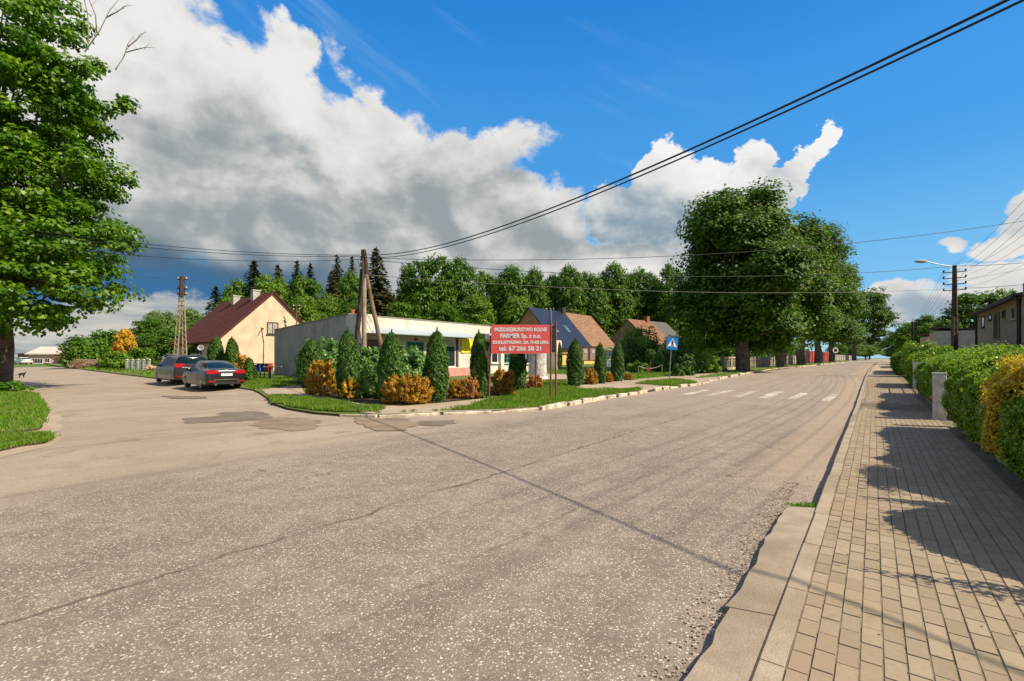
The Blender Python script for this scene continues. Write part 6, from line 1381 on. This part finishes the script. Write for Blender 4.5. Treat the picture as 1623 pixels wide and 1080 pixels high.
# ---------------------------------------------------------------- letter boxes, bench
lb0 = on(416, 29.3)
def letterbox(px, mat, label, w_=.36, dx=0, post=True):
    o = thing('letter_box', label, 'letter box', on(px, 29.3), R(-28), 'letter boxes on the lawn'); zg = o.location.z; z1_ = CAMZ+(HY-577)*29.3/F-zg; h_ = .50
    MB().prism([(-.15, z1_-h_), (.17, z1_-h_), (.17, z1_), (-.15, z1_-.10)], 'x', -w_/2, w_/2).build('box', mat, o, bevel=.015)
    MB().bb(-w_/2-.02, w_/2+.02, -.19, .19, z1_+.004, z1_+.035).build('lid', mat, o)
    MB().bb(-w_/2+.06, w_/2-.06, -.156, -.151, z1_-.2, z1_-.17).build('slot', m_dark, o)
    if post: MB().tube([(0, 0, -.1), (0, 0, z1_-h_)], .035, 6).build('post', M('green_post', (.03, .07, .05), .7), o)
    return o
letterbox(407, m_navy, 'dark navy letter box, leftmost of the row', .34); letterbox(412.5, m_bluep, 'bright blue letter box second from the left on a green post', .34, post=True)
letterbox(419, m_navy, 'navy letter box on a post, next to the bright blue one', .36, post=True); letterbox(426, m_red, 'red letter box at the right end of the row', .36)
bn = thing('bench', 'small plank table beside the red letter box', 'bench', on(430, 28.6), R(10)); MB().bb(-.42, .55, -.15, .15, .72, .77).build('plank', m_conc, bn); MB().bb(-.12, -.02, -.08, .08, -.1, .718).build('leg', m_rust, bn); MB().bb(.0, .08, -.06, .06, -.1, .716).build('leg', m_white_p, bn)

# ---------------------------------------------------------------- left side: brush heap, picket fence, rubble
bh = thing('brush_heap', 'long heap of brown dry brushwood against a low stone wall', 'brush heap', on(144, 58)); rg = np.random.default_rng(3); n = 1500
P = np.stack([rg.uniform(-2.1, 1.9, n), rg.normal(0, .35, n), np.abs(rg.normal(.3, .28, n))], 1); V, Q = leafgeo(P, sph(rg, n), .75, .05, rg, rg.normal(0, 1, (n, 3))*[1, .4, .5]); npmesh('sticks', V, Q, leafmat('dry_brush', (.20, .11, .06), (.40, .25, .15), (.55, .40, .28), .05, .8, 1.5), bh)
MB().bb(-2.2, 2.4, .45, .75, -.2, 1.05).build('stone_wall', M('grey_stone', (.30, .26, .20), .9, .25, 3.), bh, bevel=.04)
fc = thing('picket_fence', 'short broken fence of pale green white posts by the roadside', 'fence', on(201, 50.5), R(-2)); kf = 50.5/F
for i in range(5):
    x_ = i*9.1*kf; b = MB(); b.bb(x_-.09, x_+.09, -.08, .08, -.2, .98); b.prism([(x_-.16, .982), (x_+.16, .982), (x_+.05, 1.12), (x_-.10, 1.12)], 'y', -.10, .10); b.build('post', m_wchim, fc)
    if i < 4:
        b = MB()
        for j in range(3): b.bb(x_+.16+j*.14, x_+.25+j*.14, -.03, .02, 0, .92-.06*(j % 2))
        b.build('pickets', M('pale_green_wood', (.42, .50, .42), .8, .2), fc)
rb_ = thing('rubble_pile', 'pile of reddish rubble and bricks between fence and estate car', 'rubble', on(246, 49)); rr = random.Random(6)
b = MB()
for i in range(60): b.box((rr.uniform(-.8, .9), rr.uniform(-.3, .3), rr.uniform(0, .45)*(1-abs(i/60-.5))), (rr.uniform(.15, .35), rr.uniform(.1, .2), rr.uniform(.08, .15)), rr.uniform(0, 3), Matrix.Rotation(rr.uniform(-.6, .6), 3, 'X'))
b.build('bricks', M('rubble_brick', (.46, .22, .15), .9, .3, 3., (.5, .4, .3)), rb_)

# ---------------------------------------------------------------- right side: gate posts, gate, bin, roses
m_post = M('weathered_white_concrete', (.62, .59, .53), .9, .2, 3., (.42, .39, .33), .5, 25, stain=.5)
def gatepost(s, n, h, w_, label, name='gate_post'):
    X, Y = xy(s, n); o = thing(name, label, 'gate post', (X, Y, H(X, Y)), ROADROT, 'white concrete gate posts'); b = MB(); b.bb(-w_/2, w_/2, -w_/2, w_/2, -.2, h); b.build('shaft', m_post, o, bevel=.015); MB().bb(-w_/2-.015, w_/2+.015, -w_/2-.015, w_/2+.015, h+.003, h+.04).build('cap', m_post, o); return o
gatepost(16.55, 1.36, 1.18, .26, 'nearest white concrete gate post, broad and dappled, between two hedges'); gatepost(15.05, 1.75, 1.25, .2, 'white gate post mostly buried in the end of the long hedge')
gatepost(34.4, 1.62, 1.15, .15, 'farthest slim white gate post at the hedge end'); gatepost(29.95, 1.60, 1.25, .2, 'white gate post at the far side of the iron gate'); gatepost(26.6, 1.60, 1.25, .2, 'white gate post at the near side of the iron gate')
X, Y = xy(26.7, 1.62); gt = thing('iron_gate', 'low black iron gate between two white gate posts', 'gate', (X, Y, H(X, Y)+.02), ROADROT); b = MB()
for z_ in (.15, .55, 1.05): b.bb(0, 3.15, -.015, .015, z_, z_+.03)
b.build('rails', m_dark, gt); b = MB()
for i in range(26): b.bb(.02+i*.122, .035+i*.122, -.008, .008, .181, 1.049)
b.build('bars', m_dark, gt)
# low concrete fence plinth under the hedges
for (a, c, lab) in ((6.2, 14.85, 'low pale concrete plinth under the long hedge'), (17.0, 26.4, 'low pale concrete plinth under the second hedge')):
    b = MB(); X0, Y0 = xy(a, 1.62); b.bb(0, c-a, -.06, .06, -.2, .20)
    for i in range(int((c-a)/2)+1): b.bb(i*2.-.07 if i else .0, i*2.+.07, -.07, .07, .203, .9)
    o = b.build('fence_plinth', m_conc, None, bevel=.008); o.location = (X0, Y0, H(X0, Y0)); o.rotation_euler = (0, 0, ROADROT); tag(o, lab, 'plinth')
wb_ = thing('waste_bin', 'green wheeled waste bin beside the sidewalk, far right', 'waste bin', on(1427, 42), R(20)); zb_ = CAMZ+(HY-572)*42/F-wb_.location.z; m_gb = M('green_plastic', (.015, .22, .10), .45)
b = MB(); b.add([(-.22, -.25, .06), (.22, -.25, .06), (.22, .25, .06), (-.22, .25, .06), (-.29, -.32, zb_-.1), (.29, -.32, zb_-.1), (.29, .32, zb_-.1), (-.29, .32, zb_-.1)], [(0, 1, 2, 3), (4, 5, 6, 7), (0, 1, 5, 4), (1, 2, 6, 5), (2, 3, 7, 6), (3, 0, 4, 7)]); b.build('body', m_gb, wb_, bevel=.02)
MB().bb(-.31, .31, -.36, .34, zb_-.097, zb_-.03).build('lid', m_gb, wb_, bevel=.02)
for x_ in (-.24, .24): wl_ = MB(); wl_.lathe([(.001, -.03), (.1, -.03), (.1, .03), (.001, .03)], 12); w2_ = wl_.build('wheel', m_tyre, wb_); w2_.location = (x_, .28, .1); w2_.rotation_euler = (0, R(90), 0)
rs_ = thing('rose', 'orange rose bloom beside the nearest white gate post', 'rose', at(1479, 630, 12.6)); rg = np.random.default_rng(8); V, Q = leafgeo(sph(rg, 60)*.05, sph(rg, 60), .07, .06, rg); npmesh('petals', V, Q, leafmat('rose_petal', (.65, .16, .04), (.8, .3, .1), None, .2), rs_); MB().tube([(0, 0, 0), (.06, .05, -.3), (.12, .12, -.8)], .008, 5).build('stem', g_thuja, rs_, fix=False)

# ---------------------------------------------------------------- fences behind the chestnuts
def fence(name, label, pa_, pb_, n, hgt, builder, mats):
    a = Vector((*pa_, H(*pa_))); b_ = Vector((*pb_, H(*pb_))); d = b_-a; L_ = d.length; o = thing(name, label, 'fence', a, math.atan2(d.y, d.x)); st_ = L_/n; sl2 = (b_.z-a.z)/L_
    for i in range(n+1):
        x_ = i*st_; b = MB(); b.bb(x_-.12, x_+.12, -.12, .12, -.3+x_*sl2, hgt+.1+x_*sl2); b.build('pillar', mats[0], o)
    for i in range(n):
        b = MB(); builder(b, i*st_+.12, (i+1)*st_-.12, i*st_*sl2, hgt); b.build('panel', mats[1], o)
    return o
def orn(b, x0, x1, z, h):
    b.bb(x0, x1, -.06, .06, z-.2, z+.25); b.bb(x0, x1, -.04, .04, z+h-.12, z+h); n_ = 5
    for i in range(n_+1):
        x_ = x0+(x1-x0)*i/n_; b.bb(x_-.05, x_+.05, -.04, .04, z+.252, z+h-.122)
    for i in range(n_):
        c = x0+(x1-x0)*(i+.5)/n_; r_ = (x1-x0)/n_/2-.03; b.tube([(c+r_*math.cos(a), 0, z+.75+r_*math.sin(a)) for a in [math.pi*q_/6 for q_ in range(7)]], .04, 4)
def pick(b, x0, x1, z, h):
    b.bb(x0, x1, -.03, .03, z+.3, z+.38); b.bb(x0, x1, -.03, .03, z+h-.3, z+h-.22); n_ = max(3, int((x1-x0)/.22))
    for i in range(n_): x_ = x0+(x1-x0)*(i+.5)/n_; b.bb(x_-.07, x_+.07, .032, .055, z+.05, z+h-.05*(i % 2))
P_ = lambda px, Y: tuple(on(px, Y)[:2])
m_of = M('ornamental_concrete', (.52, .42, .33), .9, .1)
fence('ornamental_fence', 'pale ornamental concrete fence with arches left of the nearest chestnut trunk', P_(1131, 47), P_(1170, 53), 3, 1.35, orn, (m_of, m_of))
fence('wooden_fence', 'grey picket fence in the shade between the first two chestnut trunks', P_(1186, 56), P_(1226, 66), 5, 1.25, pick, (m_wchim, m_conc))
fence('wooden_fence', 'pale picket fence between second and third chestnut trunks', P_(1240, 68), P_(1262, 82), 6, 1.4, pick, (m_of, m_wchim))
fence('red_fence', 'tall red panel fence with pale pillars behind the third chestnut trunk', P_(1276, 90), P_(1315, 122), 8, 2.3, pick, (m_wchim, m_red))
fence('picket_fence', 'low pale picket fence beyond the round sign', P_(1322, 128), P_(1352, 180), 10, 1.7, pick, (m_of, m_wchim))
# rope barrier with a small red plate
rbr = thing('rope_barrier', 'sagging rope between low posts with a small red plate', 'barrier', on(1012, 37.5)); w_ = 37*37.5/F
MB().tube([(0, 0, -.1), (0, 0, .75)], .04, 6).build('post', m_wood, rbr); MB().tube([(w_, 0, -.1), (w_, 0, .85)], .04, 6).build('post', m_wood, rbr)
MB().tube([(w_*t, 0, .72+.08*t-.95*t*(1-t)) for t in [i/12 for i in range(13)]], .022, 5).build('rope', m_wchim, rbr); MB().bb(w_*.38, w_*.48, -.03, -.01, .35, .60).build('plate', m_red, rbr)
# stray stones and a white rock at the end of the bed
for i, (x, y, r_) in enumerate([(983, 602.5, .22), (1060, 602, .12)]):
    b = MB(); rr = random.Random(i); c = gp(x, y); prof = [(.001, -.02), (r_, .02), (r_*.9, r_*.45), (r_*.4, r_*.7), (.001, r_*.72)]; b.lathe(prof, 9); o = b.build('rock', stone, None); o.location = c; o.rotation_euler = (0, .1, i); tag(o, ['pale rock at the foot of the last golden juniper', 'small pale stone at the base of the crossing sign'][i], 'rock')
# loose gravel on the broken asphalt edge
rg = np.random.default_rng(12); n = 900; s_ = rg.uniform(-1, 7.5, n); nn = -.80-np.abs(rg.normal(0, .10, n)); b = MB()
for i in range(n):
    X, Y = xy(s_[i], nn[i]); q_ = rg.uniform(.004, .011); b.box((X, Y, -.097+q_*.3), (q_*1.5, q_, q_), rg.uniform(0, 3))
tag(b.build('gravel', M('gravel', (.45, .36, .26), .9, .3, 30., (.2, .15, .1), 0), fix=False), 'loose gravel along the broken asphalt edge by the kerb', 'gravel', kind='stuff')

# fallen leaves and crumbs on the paving
rg = np.random.default_rng(21); n = 420; s_ = rg.uniform(-.5, 22, n); nn = np.where(rg.random(n) < .6, rg.uniform(.5, 1.5, n), rg.uniform(-.3, 1.3, n)); P = np.array([[*xy(a_, b_), 0] for a_, b_ in zip(s_, nn)]); P[:, 2] = np.array([H(p_[0], p_[1]) for p_ in P])+.008
V, Q = leafgeo(P, np.tile([0, 0, 1.], (n, 1)), .022, .012, rg, None, .35)
tag(npmesh('leaf_litter', V, Q, leafmat('dry_leaf', (.12, .08, .04), (.22, .16, .07), (.10, .14, .03), .1)), 'scattered dry leaf litter on the paved sidewalk', 'leaf litter', kind='stuff')
n = 4200; col_ = rg.integers(0, 17, n); s_ = rg.uniform(-1, 24, n); kp = (np.sin(s_*1.3+col_*2.1)+np.sin(s_*.47+col_)) > .9; kp |= (col_ < 1) & (rg.random(n) < .5); s_ = s_[kp]; col_ = col_[kp]; n = len(s_)
P = np.array([[*xy(a_, n0+b_*.1-.001+rg.normal(0, .002)), 0] for a_, b_ in zip(s_, col_)]); P[:, 2] = np.array([H(p_[0], p_[1]) for p_ in P])+.001
V, Q = leafgeo(P, np.tile([0, 0, 1.], (n, 1)), .016, .007, rg, np.tile([U[0], U[1], .3], (n, 1)), .4)
tag(npmesh('moss', V, Q, leafmat('joint_moss', (.06, .075, .02), (.12, .12, .04), None, .1)), 'thin moss and weeds in the paving joints', 'moss', kind='stuff')
